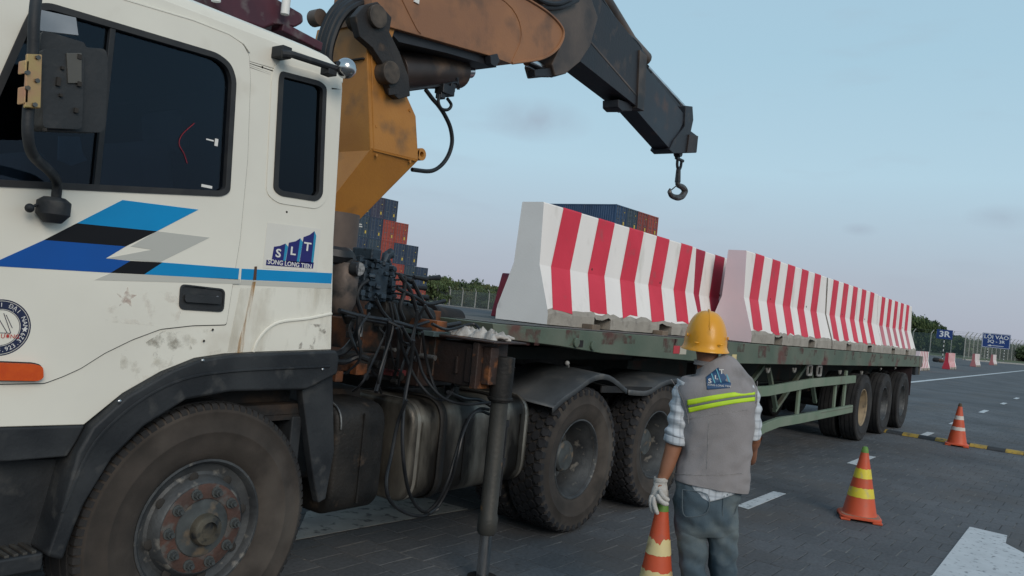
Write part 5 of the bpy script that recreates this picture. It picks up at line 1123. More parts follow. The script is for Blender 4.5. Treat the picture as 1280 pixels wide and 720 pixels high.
def skinned(nm, pts, edges, m, par, root=0, lev=2):
    me = bpy.data.meshes.new(nm); me.from_pydata([p for p, r in pts], edges, []); me.materials.append(m)
    ob = bpy.data.objects.new(nm, me); COL.objects.link(ob)
    md = ob.modifiers.new('skin', 'SKIN'); md.use_smooth_shade = True
    if not me.skin_vertices: me.attributes  # layer is made by the modifier
    for i, (p, r) in enumerate(pts): me.skin_vertices[0].data[i].radius = (r, r); me.skin_vertices[0].data[i].use_root = (i == root)
    md2 = ob.modifiers.new('sub', 'SUBSURF'); md2.levels = lev; md2.render_levels = lev
    dg = bpy.context.evaluated_depsgraph_get(); me2 = bpy.data.meshes.new_from_object(ob.evaluated_get(dg)); ob.modifiers.clear(); ob.data = me2
    me2.shade_smooth(); ob.parent = par; ORG[ob.name] = Vector((0,0,0)); return ob
def try_skin(nm, pts, edges, m, par, root=0, lev=2):
    import bmesh
    me = bpy.data.meshes.new(nm); bmm = bmesh.new(); ly_ = bmm.verts.layers.skin.verify(); vs = []
    for i, (p, r) in enumerate(pts): v = bmm.verts.new(p); v[ly_].radius = (r, r); v[ly_].use_root = (i == root); vs.append(v)
    for a, c in edges: bmm.edges.new((vs[a], vs[c]))
    bmm.to_mesh(me); bmm.free(); me.materials.append(m); ob = bpy.data.objects.new(nm, me); COL.objects.link(ob)
    md = ob.modifiers.new('skin', 'SKIN'); md.use_smooth_shade = True; md2 = ob.modifiers.new('sub', 'SUBSURF'); md2.levels = lev; md2.render_levels = lev
    dg = bpy.context.evaluated_depsgraph_get(); me2 = bpy.data.meshes.new_from_object(ob.evaluated_get(dg)); ob.modifiers.clear(); ob.data = me2
    me2.materials.clear(); me2.materials.append(m); me2.shade_smooth(); ob.parent = par; ORG[ob.name] = Vector((0,0,0)); return ob
body = try_skin('body', [nodes[n] for n in names], [(names.index(a), names.index(c)) for a, c in edg], skin_m, worker)
# head details: face on the far side, ears
hx, hz = hd
b = MB(); b.ball((hx, .125, hz-.045), .022, 10, 8, (.7,1,1.3)); b.build('nose', skin_m, body)
b = MB()
for s in (-1, 1): b.ball((hx+s*.082, .02, hz-.045), .03, 12, 8, (.35,.7,1.1))
b.build_each('ear', skin_m, body)
b = MB(); b.ball((hx, .0, hz-.01), .092, 20, 14, (.93,1.0,.92)); b.build('hair', hair_m, worker)
b = MB()
for s in (-1, 1): b.ball((hx+s*.032, .098, hz-.03), .012, 10, 8)
b.build_each('eye', dwhite, body)
b = MB(); b.tube([(hx-.025,.100,hz-.085),(hx,.108,hz-.087),(hx+.025,.100,hz-.085)], [.003,.007,.003], 6); b.build('mouth', mat('lip', (.22,.07,.05)), body)
# helmet
ht, hl_, hr_ = lc(883,388), lc(856,420), lc(910,424); hw = (hr_[0]-hl_[0])/2; hcx = (hr_[0]+hl_[0])/2
zb = lc(884,432)[1]; hh = ht[1]-zb
b = MB(); vs = []; N_, M_2 = 40, 16
for i in range(M_2+1):
    t = (math.pi/2)*i/M_2; r_ = math.sin(t)**.80 if t > 0 else 0; zz_ = zb+hh*math.cos(t)
    for k in range(N_):
        a = 2*math.pi*k/N_; ridge = max(0, 1-abs(math.cos(a))/.10)*.003*(1 if i > 1 else .7)
        vs.append((hcx+(hw+ridge)*r_*math.cos(a), .015+(hw*1.22)*r_*math.sin(a), zz_+ridge*math.cos(t)*1.2))
for dr_, dz_ in ((.006,-.008),(.012,-.014),(.012,-.018),(-.004,-.018)):
    for k in range(N_):
        a = 2*math.pi*k/N_; peak = .035*max(0, math.sin(a))**3 if dr_ > 0 else 0
        vs.append((hcx+(hw+dr_)*math.cos(a), .015+(hw*1.22+dr_+peak)*math.sin(a), zb+dz_-.006*(1-math.sin(a))))
n_r = M_2+1+4
b.add(vs, [(i*N_+k, (i+1)*N_+k, (i+1)*N_+(k+1) % N_, i*N_+(k+1) % N_) for i in range(n_r-1) for k in range(N_)])
helmet = b.build('helmet', helm_m, worker, ang=50)
b = MB(); pts = [(hcx, .015-(hw*1.22+.004)*math.sin(t), zb+(hh+.004)*math.cos(t)) for t in [math.pi/2*k/12-.2 for k in range(1, 11)]]; b.tube(pts, [.003]+[.0055]*8+[.002], 8); b.build('helmet_ridge', helm_m, helmet)
for s in (-1, 1):
    b = MB(); b.ball((hcx+s*hw*.55, -hw*1.03, zb+.012), .009, 10, 6, (1.4,.5,.5)); b.build('strap_lug', helm_m, helmet)
    b = MB(); b.ball((hcx+s*hw*.93, -hw*.45, zb+.045), .008, 10, 6, (.6,1,1.1)); b.build('side_slot', helm_m, helmet)
# shirt: torso underlayer + sleeves
vest_keys = [px_ring(606,841,936,0,.115), px_ring(590,845,937,0,.115), px_ring(560,850,939,0,.118), px_ring(530,849,942,0,.122), px_ring(505,846,945,0,.125), px_ring(488,845,945,0,.118), px_ring(474,850,939,0,.098), px_ring(463,861,925,0,.075), px_ring(453,868,906,.005,.062)]
def rdg(v, f, s=0.0): return 1-2*abs(noise.noise(Vector((v.x*f+s, v.y*f+s, v.z*f*.8))))
def vfold(v, t):
    low = max(0, min(1, (1.18-v.z)/.3)); side = min(1, abs(v.x-vest_keys[4][0])/.16)**2
    return .0035*math.sin(v.x*46+v.z*7+2*noise.noise(v*6))*low+.005*(rdg(Vector((v.x*.6+v.z*.35, v.y, v.z)), 11)-.6)*(.35+.65*side)+.0020*math.sin(v.z*70+v.x*16+3*noise.noise(v*8))*low*side
def vest_h(v):
    h = noise.noise(Vector((v.x*9*.6, v.y*9*.6, v.z*9*1.5)))*.006+.004*(rdg(Vector((v.x-v.z*.5, v.y, v.z*.4)), 16, 5)-.6)*max(0, min(1, (1.30-v.z)/.2))+noise.noise(Vector((v.x*18+9, v.y*18, v.z*22.5)))*.0024
    return h+vfold(v, 0)
vest = limb('vest', vest_keys, vest_m, worker, n=110, k=14, wr=0, freq=9, ex=2.35, thick=.004, fold=lambda v, t: vest_h(v))
limb('shirt', [px_ring(619,856,924,0,.108), px_ring(610,848,928,0,.108), px_ring(600,848,930,0,.108)], shirt_m, worker, n=48, k=4, wr=.006, freq=16, ex=2.3, thick=.003)
cx_, cz_ = lc(886,452); limb('collar', [(cx_,.005,cz_-.02,.070,.064),(cx_,.005,cz_-.008,.068,.062),(cx_,.005,cz_+.002,.069,.063)], vest_m, worker, n=28, k=3, wr=.001, thick=.004)
# piping along the armholes
def on_torso(x, y, d=.006):
    """local point on the vest's back surface under a picture point"""
    gx, gz = lc(x, y, -.11)
    yo = -.11
    for _ in range(30):
        ks = vest_keys; ks_ = sorted(ks, key=lambda q: q[2])
        z = min(max(gz, ks_[0][2]), ks_[-1][2]); 
        for i in range(len(ks_)-1):
            if ks_[i][2] <= z <= ks_[i+1][2]: t = (z-ks_[i][2])/(ks_[i+1][2]-ks_[i][2]+1e-9); c = [ks_[i][j]*(1-t)+ks_[i+1][j]*t for j in range(5)]; break
        u = max(-.999, min(.999, (gx-c[0])/c[3])); yy = -c[4]*(1-abs(u)**2.35)**(1/2.35); yy -= vest_h(Vector((gx, yy, gz))); yy = yo = .5*yy+.5*yo; gx, gz = lc(x, y, yy-d)
    k_ = (max(0, abs(u)-.3)/.7)**2
    return Vector((gx+math.copysign(.009*k_, u), yy-d-.003*k_, gz))
def on_body_strip(nm, top, botm, m, d=.007, n=48, par=None):
    b = MB(); vs = []
    for i in range(n+1):
        t = i/n; 
        for r_ in range(4):
            s = r_/3; x = (top[0][0]*(1-t)+top[1][0]*t)*(1-s)+(botm[0][0]*(1-t)+botm[1][0]*t)*s; y = (top[0][1]*(1-t)+top[1][1]*t)*(1-s)+(botm[0][1]*(1-t)+botm[1][1]*t)*s
            if len(top) > 2: y += top[2]*math.sin(math.pi*t)
            vs.append(on_torso(x, y, d))
    b.add(vs, [(i*4+k, (i+1)*4+k, (i+1)*4+k+1, i*4+k+1) for i in range(n) for k in range(3)])
    o = b.build(nm, m, par or vest, ang=180); md = o.modifiers.new('s', 'SOLIDIFY'); md.thickness = .0015; md.offset = 0; return o
on_body_strip('reflective_band', [(860,500),(942,487.5),-1.2], [(860,507),(942,493),-1.2], lime_m, .0052)
on_body_strip('reflective_band', [(860,507),(942,493),-1.2], [(861,510),(942,496),-1.2], grey_band, .0045)
on_body_strip('reflective_band', [(861,510),(942,496),-1.2], [(862,516),(942,501),-1.2], lime_m, .0052)
for pts in ([(843,592),(870,594),(905,593.5),(936,591)], [(858,524),(880,520),(910,516),(941,511)], [(841,474),(849,486),(856,502),(861,520),(862,533)], [(944,476),(944,492),(943,508)], [(886,524),(885,550),(884,575),(883,590)]):
    b = MB(); P_ = [tuple(on_torso(x0+(x1-x0)*t/4, y0+(y1-y0)*t/4, .0022)) for (x0,y0),(x1,y1) in zip(pts, pts[1:]) for t in range(4)]; b.tube(P_, .0016, 5); b.build('vest_seam', mat('seam_thread', (.30,.29,.28), (.16,.15,.15), 60, .9), vest)
lb_ = mat('logo_blue', (.02,.065,.15), rough=.6); lb2 = mat('logo_cyan', (.10,.33,.42), rough=.6)
def vlogo(nm, pts, m, d):
    b = MB(); P_ = [on_torso(820+x/6, 380+y/6, d) for x, y in pts]; b.add(P_, [tuple(range(len(P_)))]); o = b.build(nm, m, vest, smooth=False); return o
g_ = lambda x, y: (820+x/6, 380+y/6)
on_body_strip('logo_patch', [g_(378,545), g_(502,447)], [g_(380,606), g_(552,590)], lb_, .0050)
on_body_strip('logo_banner', [g_(380,603), g_(560,588)], [g_(384,642), g_(567,630)], lb_, .0054)
for a_ in (((412,522),(420,520),(446,592),(438,594)), ((450,490),(457,486),(492,588),(484,589)), ((493,446),(503,450),(556,585),(546,586))): vlogo('logo_line', a_, lb2, .0085)
for ch, x, y, s_ in (('S', 404, 578, .030), ('L', 452, 552, .028), ('T', 492, 510, .032)):
    p = on_torso(820+x/6, 380+y/6, .0092); text_part(ch, s_, p, Matrix.Rotation(R(-8),3,'Y')@FRONT, dwhite, vest, 'lettering', .0005, xs=1.15, bold=.0006)
p = on_torso(820+474/6, 380+612/6, .0095); text_part('SONG LONG TIEN', .0125, p, Matrix.Rotation(R(-1),3,'Y')@FRONT, dwhite, vest, 'lettering', .0004, xs=1.05)
# sleeves
def lk(x0, x1, y, dy, b_, y2=None):
    (a, za), (c, zc) = lc(x0, y, dy), lc(x1, y2 or y, dy); return ((a+c)/2, dy, (za+zc)/2, math.hypot(c-a, zc-za)/2, b_)
def sfold(v, t): return .0045*math.sin(v.z*95+v.x*40+3*noise.noise(v*12))+.006*(rdg(v, 17, 1.7)-.6)
limb('sleeve', [lk(848,868,478,0,.055), lk(841,864,492,-.0,.060), lk(837,862,515,-.01,.058), lk(834,861,535,-.015,.056), lk(831,860,546,-.02,.058)], shirt_m, worker, n=36, k=8, wr=.006, freq=18, thick=.003, fold=sfold)
limb('cuff', [lk(832,860,540,-.02,.058,548), lk(830,860,546,-.02,.061,556), lk(832,857,550,-.02,.058,558)], shirt_m, worker, n=32, k=3, wr=.004, freq=20, thick=.004)
limb('sleeve', [lk(922,943,478,0,.052), lk(925,947,492,.0,.058), lk(927,951,515,.01,.056), lk(930,951,530,.02,.054), lk(932,950,541,.03,.054)], shirt_m, worker, n=36, k=8, wr=.006, freq=18, thick=.003, fold=sfold)
limb('cuff', [lk(931,950,536,.028,.055), lk(930,951,542,.03,.058), lk(932,949,547,.032,.056)], shirt_m, worker, n=32, k=3, wr=.004, freq=20, thick=.004)
# forearm shape over the thin skinned arm
limb('forearm', [lk(834,857,548,-.02,.042), lk(830,850,565,-.03,.038), lk(825,842,585,-.045,.030), lk(822,834,600,-.05,.024)], skin_m, body, n=24, k=6, wr=.001)
ex_, ez_ = lc(942,545,.04); fx_, fz_ = lc(938,575,.16)
limb('forearm', [(ex_,.04,ez_,.042,.042),(ex_,.09,ez_-.05,.036,.036),(fx_,.16,fz_,.027,.027),(fx_-.01,.22,fz_+.01,.024,.024)], skin_m, body, n=20, k=5, wr=.001)
# trousers: hips then two legs
def jfold(v, t): return .004*math.sin(v.z*50+v.x*32+3*noise.noise(v*7))+.008*(rdg(v, 12, 3.3)-.6)+.002*noise.noise(v*40)
limb('jeans_seat', [px_ring(600,846,926,0,.098), px_ring(612,843,925,0,.102), px_ring(630,842,923,0,.108), px_ring(645,843,922,0,.108), px_ring(657,844,922,0,.102), px_ring(666,846,921,0,.09)], jean_m, worker, n=90, k=12, wr=.005, freq=12, ex=2.4, thick=.004, fold=jfold)
def leg(xs_, dys, sd):
    keys = []
    for (y, a, c), dy in zip(xs_, dys):
        keys.append(px_ring(y, a, c, dy, .082 if y < 700 else .072))
    zf = .10; lastx = keys[-1][0]; keys.append((lastx+.012, dys[-1]+.01, (keys[-1][2]+zf)/2, .068, .07)); keys.append((lastx+.02, dys[-1]+.02, zf-.02, .07, .075)); 
    return limb('jeans_leg', keys, jean_m, worker, n=64, k=14, wr=.007, freq=12, ex=2.2, thick=.004, fold=jfold, seed=sd)
leg([(640,844,884),(660,845,884.5),(680,847,884),(705,850,884),(722,851,884)], [0,0,-.005,-.012,-.015], 1)
leg([(640,883,922),(660,883,922),(680,885,921),(705,887,920),(722,887,920)], [0,0,.005,.015,.02], 4)
# pockets, belt loops, worn patches
def on_jeans(x, y, dep, cx0, cx1, d=.006):
    u = (x-(cx0+cx1)/2)/((cx1-cx0)/2); yy = -dep*max(0.05, 1-abs(u)**2.3)**(1/2.3)-d; a, z = lc(x, y, yy); return Vector((a, yy, z))
for nm, pts in (('back_pocket', [(853,612),(884,618),(884,640),(866,646),(854,642)]), ('back_pocket', [(905,620),(920,616),(919,642),(904,647)])):
    b = MB(); P_ = [on_jeans(x, y, .108, 842, 923, .008) for x, y in pts]; P2 = P_+[P_[0]]; b.tube(catmull(P2, 3), .0022, 5); b.build(nm, mat('jean_seam', (.10,.125,.14), rough=.9), worker)
wear = decalmat('denim_wear', (.26,.29,.27), 22, .34, .66, .75)
# shoes
shoe_m = mat('shoe_black', (.02,.02,.02), (.04,.038,.035), 12, .6)
for a_ in ('al', 'ar'):
    p = nodes[a_][0]; b = MB(); b.ball((p[0], p[1]+.06, .045), .05, 16, 10, (.95,2.7,.9)); b.bb((p[0]-.045,p[1]-.06,.0),(p[0]+.045,p[1]+.18,.022)); b.ball((p[0],p[1]-.02,.07),.05,14,10,(.9,1.1,1)); b.build('shoe', shoe_m, worker, bevel=.004)
# left glove gripping the cone tip: palm, four fingers, thumb
gx = [lc(*q, -.055) for q in ((826,600),(825,612),(823,622))]
P3 = lambda x, y, dy: (lc(x, y, dy)[0], dy, lc(x, y, dy)[1])
limb('glove_palm', [(*P3(826,598,-.05),.030,.026), (*P3(825.5,606,-.052),.033,.026), (*P3(824.5,615,-.055),.038,.026), (*P3(822.5,624,-.055),.036,.022), (*P3(821.5,628,-.055),.022,.014)], glove_m, worker, n=28, k=5, wr=.003, freq=30, cap=True)
limb('glove_cuff', [(*P3(826,596.5,-.05),.031,.028), (*P3(826,599,-.05),.033,.029), (*P3(826,602,-.05),.032,.028)], glove_m, worker, n=28, k=4, wr=.001, thick=.003)
fg = [ [(P3(815.5,618,-.075),.013),(P3(813.5,627,-.085),.0125),(P3(814.5,636,-.085),.0115),(P3(816.5,641,-.08),.009)],
       [(P3(818,620,-.085),.0135),(P3(817.5,630,-.10),.013),(P3(820,638,-.105),.012),(P3(822.5,643,-.10),.0095)],
       [(P3(821,618,-.085),.0135),(P3(824.5,625,-.11),.0135),(P3(830,629.5,-.115),.0125),(P3(835.5,630,-.10),.011)],
       [(P3(824,612,-.08),.0135),(P3(828.5,620,-.10),.0135),(P3(832,623.5,-.105),.0125),(P3(836,625,-.09),.011)],
       [(P3(829,606,-.04),.014),(P3(832,614,-.01),.0145),(P3(833,622,.015),.013),(P3(831,629,.03),.011)] ]
for i, f_ in enumerate(fg):
    try_skin('glove_thumb' if i == 4 else 'glove_finger', f_, [(0,1),(1,2),(2,3)], glove_m, worker)
# right gloved hand in front of the body
hr = Vector(nodes['hr'][0]); limb('glove_palm', [tuple(hr+Vector((0,-.07,0)))+(.03,.026), tuple(hr+Vector((0,-.02,0)))+(.036,.022), tuple(hr+Vector((0,.03,0)))+(.034,.018)], glove_m, worker, n=20, k=4, wr=.002, cap=True)
for i in range(4):
    o_ = hr+Vector((-.027+i*.018, .03, 0)); try_skin('glove_finger', [(o_,.010),(o_+Vector((0,.03,-.008)),.0095),(o_+Vector((0,.045,-.03)),.009),(o_+Vector((0,.038,-.05)),.008)], [(0,1),(1,2),(2,3)], glove_m, worker)
o_ = hr+Vector((-.035,-.02,0)); try_skin('glove_thumb', [(o_,.012),(o_+Vector((-.02,.025,-.005)),.011),(o_+Vector((-.018,.05,-.012)),.0095)], [(0,1),(1,2)], glove_m, worker)

# ================================================================== TRAFFIC CONES
def cone(loc, rz, label, bands, bm__, tip=None, H=.70, wx=1.0, base='square', lift=0, tilt=(0,0), scuffseed=0, dirt=True):
    t = local_thing('traffic_cone', loc, rz, label, 'traffic cone', 'orange traffic cones'); t.rotation_euler.x, t.rotation_euler.y = tilt
    r0_, r1_ = .148*wx, .022*wx if wx == 1 else .024
    rad = lambda z: r0_+(r1_-r0_)*(z-.045)/(H-.045)
    b = MB(); b.lathe([(rad(.045)+.012,.035),(rad(.05)+.004,.05),(rad(.07),.07),(rad(H*.5),H*.5),(rad(H-.05),H-.05),(r1_,H-.008),(r1_*.7,H),(0.001,H)], (0,0,0), 'Z', 36); body_ = b.build('cone_body', orange_c, t, ang=50)
    for (z0, z1) in bands:
        b = MB(); rg = random.Random(int(z0*1000)+scuffseed); n = 36; vs = []
        for k in range(n):
            a = 2*math.pi*k/n; j = rg.uniform(-.004,.004) if not scuffseed else (rg.uniform(-.006,.006)-(.02 if k in (25,26,27) and z0 > .4 else 0))
            for z in (z0+rg.uniform(-.002,.002), z1+j): vs.append(((rad(z)+.0018)*math.cos(a), (rad(z)+.0018)*math.sin(a), z))
        b.add(vs, [(2*k, 2*((k+1) % n), 2*((k+1) % n)+1, 2*k+1) for k in range(n)]); b.build('cone_band', bm__, t)
    if tip:
        b = MB(); b.lathe([(rad(H-.05)+.002,H-.05),(r1_+.002,H-.006),(r1_*.7,H+.003),(0.001,H+.004)], (0,0,0), 'Z', 20); b.build('cone_tip', tip, t)
    s = .178*(wx if wx < 1 else 1); o8 = roundpoly([(-s,-s),(s,-s),(s,s),(-s,s)], .09, 5)
    b = MB(); rings = [[(x,y,z) for x, y in (offset(o8, d) if d else o8)] for d, z in ((-.01,.018),(0,.022),(0,.036),(-.012,.044))]; b.loft(rings); pl = b.build('cone_base', orange_c, t, bevel=0)
    if dirt:
        b = MB(); b.loft([[(x,y,z) for x, y in offset(o8, -.016)] for z in (.040,.0475)]); b.build('base_dust', cone_dirt, pl)
    b = MB()
    for sx in (-1,1):
        for sy in (-1,1): b.box((sx*(s-.045), sy*(s-.045), .011), (.085,.085,.022))
    b.build_each('base_foot', orange_c, pl, bevel=.008)
    return t
c2_ = pz(1077, 641); cone((7.92, 1.72, 0), R(20), 'orange cone with two yellow bands and green tip standing alone on the pavers', [(.205,.288),(.375,.46)], cone_yel, cone_green, H=.655)
cone((15.42, 1.93, .0), R(8), 'orange cone with two pale bands standing beside the black and yellow speed bump', [(.262,.318),(.44,.505)], cone_wht, mat('cone_tip_dark', (.07,.05,.03)), H=.71, dirt=False)
ct = lc(828.5, 625, -.03); base_pt = PB+lx*(lc(828.5,625,-.03)[0])+ly*(-.03); base_pt.z = 0
cb = lc(819, 735, -.03); tilt_ = math.atan2(ct[0]-cb[0], ct[1]-cb[1])
Hc = .70; zc = ct[1]-Hc*math.cos(tilt_); bp = PB+lx*(ct[0]-Hc*math.sin(tilt_))+ly*(-.03); bp.z = zc
hc_ = cone(tuple(bp), HD-math.pi/2, 'worn orange cone with cream bands hanging from the worker\'s gloved hand', [(.285,.37),(.445,.52)], cone_cream, cone_green, H=Hc, wx=.80, scuffseed=3, tilt=(0, tilt_))

# ================================================================== SPEED BUMP
sb = thing('speed_bump', (15.73, 2.0, 0), 'black and yellow rubber speed bump lying across the lane behind the trailer wheels', 'speed bump')
by = mat('bump_yellow', (.42,.27,.035), (.30,.20,.04), 9, .7, bump=.3, c3=(.10,.09,.06), s3=14, t3=(.5,.7)); bk = mat('bump_black', (.025,.028,.032), (.045,.048,.05), 9, .8, bump=.3)
y = 3.59
i = 1
while y > -1.4:
    b = MB(); pr = [(-.15,.004),(-.13,.022),(-.06,.048),(.06,.048),(.13,.022),(.15,.004)]
    b.loft([[(15.73+px0, yy, z) for px0, z in pr] for yy in (y-.003, y-.257)]); b.build('bump_segment', bk if i % 2 else by, sb, smooth=False)
    for dx in (-.07, .07):
        if i % 2: pass
    y -= .26; i += 1

# ================================================================== CONTAINERS
def cmat(n, c, d): return mat('container_'+n, c, tuple(x*.72 for x in c), .5, .6, bump=.05, c3=d, s3=.9, t3=(.60,.80))
c_navy = cmat('navy', (.040,.062,.105), (.10,.10,.11)); c_slate = cmat('slate', (.045,.072,.10), (.12,.12,.12)); c_red = cmat('red', (.36,.075,.055), (.20,.07,.05)); c_brick = cmat('brick', (.27,.06,.048), (.16,.09,.07)); c_blue = cmat('blue', (.035,.075,.15), (.09,.10,.12)); c_purp = cmat('plum', (.060,.060,.095), (.12,.10,.10))
rodm = mat('lock_rod', (.20,.21,.22), (.12,.13,.14), 3, .5, metal=.4); ylab = mat('yellow_label', (.55,.40,.08)); wlab = mat('white_label', (.55,.55,.52))
CM = {}
def container(x, y, z, H, m, label, group, text=False):
    """end face towards -Y at y, long side along +Y; x is the left edge"""
    W, L = 2.40, 12.19
    t = thing('shipping_container', (x+W/2, y, z), label, 'container', group)
    key = (m.name, H)
    if key not in CM:
        o = Vector((0,0,0)); b = MB(); hw_ = W/2; vs = []
        n = 44
        for s_ in (-1, 1):
            pts = []
            for k in range(n):
                y0_ = .12+(L-.24)*k/n; st = (L-.24)/n
                pts += [(s_*(hw_-.015), y0_), (s_*(hw_-.015), y0_+st*.35), (s_*(hw_-.06), y0_+st*.5), (s_*(hw_-.06), y0_+st*.85)]
            pts.append((s_*(hw_-.015), L-.12)); q = len(pts)
            b.add([(p[0], p[1], .16) for p in pts]+[(p[0], p[1], H-.10) for p in pts], [(i, i+1, i+1+q, i+q) for i in range(q-1)])
        b.add([(-hw_+.03,.1,H-.06),(hw_-.03,.1,H-.06),(hw_-.03,L-.1,H-.06),(-hw_+.03,L-.1,H-.06)], [(0,1,2,3)])
        for sx in (-1,1):
            for yy in (.05, L-.05): b.box((sx*(hw_-.06), yy, H/2), (.12,.12,H))
            b.box((sx*(hw_-.05), L/2, .08), (.10, L-.24, .15)); b.box((sx*(hw_-.05), L/2, H-.06), (.10, L-.24, .11))
        for yy in (.05, L-.05): b.box((0, yy, .08), (W-.24,.1,.15)); b.box((0, yy, H-.06), (W-.24,.1,.11))
        b.bb((-hw_+.12, L-.08, .15), (hw_-.12, L-.03, H-.11))
        body_ = b.build('container_body', m, t, smooth=False, org=(0,0,0)); 
        b = MB()
        pts = []
        dmesh = []
        for s_ in (-1, 1):
            b = MB(); x0, x1 = (-hw_+.12, -.01) if s_ < 0 else (.01, hw_-.12)
            b.bb((x0, .06, .16), (x1, .10, H-.12))
            for k in range(5): zz_ = .35+k*(H-.6)/4.6; b.bb((x0+.08, .035, zz_), (x1-.08, .062, zz_+.26))
            dmesh.append(b.build('container_door', m, t, smooth=False, org=(0,0,0)))
        b = MB()
        for xx in (-.85,-.35,.35,.85): b.bb((xx-.02,.0,.1),(xx+.02,.034,H-.08)); b.bb((xx-.05,-.01,.1),(xx+.05,.03,.2)); b.bb((xx-.05,-.01,H-.2),(xx+.05,.03,H-.1))
        for xx in (-.6,.6): b.bb((xx-.22,-.01,1.1),(xx+.22,.02,1.16))
        rod = b.build('lock_rod', rodm, t, smooth=False, org=(0,0,0))
        b = MB(); b.bb((.50,-.004,.55),(.72,.03,.95)); b.bb((.62,-.004,1.9),(.74,.03,2.0)); l1 = b.build_each('yellow_plate', ylab, t, smooth=False, org=(0,0,0))
        for o_ in (body_, *dmesh, rod, *l1): o_.location = (0,0,0)
        CM[key] = [o_ for o_ in (body_, *dmesh, rod, *l1)]
    else:
        for o_ in CM[key]:
            c = o_.copy(); COL.objects.link(c); c.parent = t; c.location = (0,0,0)
    if text:
        b = MB()
        for k, (xa, xb) in enumerate(((-.95,-.15),(-.95,-.05))): b.bb((xa,-.02,1.55-k*.28),(xb,-.014,1.70-k*.28))
        b.build('white_mark', wlab, t, smooth=False, org=(0,0,0)).location = (0,0,0)
    return t
GL = 'containers stacked behind the truck cab'; GM = 'containers stacked behind the striped barriers'
cn = {'n':(c_navy,'navy blue'), 's':(c_slate,'slate blue'), 'r':(c_red,'orange red'), 'b':(c_brick,'brick red'), 'u':(c_blue,'blue'), 'p':(c_purp,'dull plum blue')}
rows = ['  bnusbrr', '  nnsubns', '  snnnrns', '  nnnsrr ', '  nnpn   ']
rows = ['nsurnrrr'[:8], 'sunnnrsn', 'nsnnrnn', 'nnsnrr ', 'sunpn  ']
# columns right edges at 69.26 + 2.44*k ; tier 1 lowest
tiers = [('nsunsrrr', 86.1), ('snunnrsn', 86.1), ('nunsrnn', 83.84-.0), ('nnusrr', 81.44), ('unpn', 79.02)]
pos = ['bottom', 'second', 'third', 'fourth', 'top']
tiers = [('nsunsrrr', 86.15), ('snunnrsn', 86.15), ('nunsrnn', 83.70), ('nnsnrr', 81.25), ('snpn', 78.80)]
for ti, (row, xr) in enumerate(tiers):
    for k, ch in enumerate(reversed(row)):
        m_, cname = cn[ch]; x = xr-2.40-k*2.45
        where = 'rightmost' if k == 0 else ['', 'second from the right', 'third from the right', 'fourth from the right', 'fifth from the right', 'sixth from the right', 'seventh from the right', 'eighth from the right'][k]
        container(x, 80, -.35+ti*2.88, 2.86, m_, f'{cname} shipping container in the {pos[ti]} tier behind the cab, {where}', GL, text=(ti == 3 and k == 3))
for ti in range(5):
    for k, ch in enumerate(('uubb' if ti % 2 == 0 else 'nsbu') if ti < 4 else 'usbr'):
        m_, cname = cn[ch]
        if ti < 4 and k in (1, 2): continue_ = True
        container(72.8+k*2.46, 42.0, ti*2.59, 2.57, m_, f'{cname} shipping container in the {pos[ti]} tier behind the striped barriers, {["leftmost","second from the left","third from the left","rightmost"][k]}', GM)

# ================================================================== FENCES
postm = mat('post_concrete', (.42,.41,.38), (.33,.32,.30), 2, .85)
def meshmat():
    m = mat('fence_wire', (.16,.19,.18), rough=.7); t = m.node_tree; b = t.nodes['Principled BSDF']; g = t.nodes.new('ShaderNodeTexCoord')
    n = t.nodes.new('ShaderNodeTexNoise'); n.inputs['Scale'].default_value = 3; t.links.new(g.outputs['Object'], n.inputs[0]); r = t.nodes.new('ShaderNodeMapRange'); r.inputs[3].default_value = .30; r.inputs[4].default_value = .52
    t.links.new(n.outputs[0], r.inputs[0]); t.links.new(r.outputs[0], b.inputs['Alpha']); return m
wire = meshmat()
def fence(pts, H, sp, label, arm=1, skip_last=False):
    f = thing('wire_fence', (pts[0][0], pts[0][1], 0), label, 'fence'); pp = None
    for i in range(len(pts)-1):
        a, c = Vector(pts[i]).to_3d(), Vector(pts[i+1]).to_3d(); L = (c-a).length; n = max(1, round(L/sp)); nrm = Vector((0,0,1)).cross((c-a).normalized())*arm
        for k in range(n+(1 if i == len(pts)-2 else 0)):
            p = a+(c-a)*k/n; org = Vector((pts[0][0], pts[0][1], 0))
            if pp is None:
                b = MB(); b.bar((0,0,0),(0,0,H*.86),.13,.13); b.bar((0,0,H*.85), tuple(nrm*.42+Vector((0,0,H))),.10,.10); pp = b.build('fence_post', postm, f, smooth=False, org=(0,0,0)); o = pp
            else: o = bpy.data.objects.new('fence_post', pp.data); COL.objects.link(o); o.parent = f
            o.location = p-org
        b = MB(); nn = max(2, n); b.add([tuple(a), tuple(c), tuple(c+Vector((0,0,H*.85))), tuple(a+Vector((0,0,H*.85)))], [(0,1,2,3)]); b.build('wire_mesh', wire, f, smooth=False, fixn=False)
        b = MB()
        for hz_ in (.05, .3, .55, .85): b.bar(tuple(a+Vector((0,0,H*hz_))), tuple(c+Vector((0,0,H*hz_))), .02, .02)
        for q_ in (.5, .95): b.bar(tuple(a+nrm*.42*q_+Vector((0,0,H*(.85+.15*q_)))), tuple(c+nrm*.42*q_+Vector((0,0,H*(.85+.15*q_)))), .02, .02)
        b.build('wire_strand', mat('wire', (.16,.17,.17)), f, smooth=False)
    return f
fl0 = fence([(104, 128), (104, 48)], 3.3, 2.9, 'wire fence on pale angled concrete posts between the container stack and the barrier', arm=-1)
def gd_(x, D):      # ground point on the sight line of column x at distance D
    hy = 314+.1*x; v = ray(x, hy); p = CAM+v*(D/FPX); return (p.x, p.y)
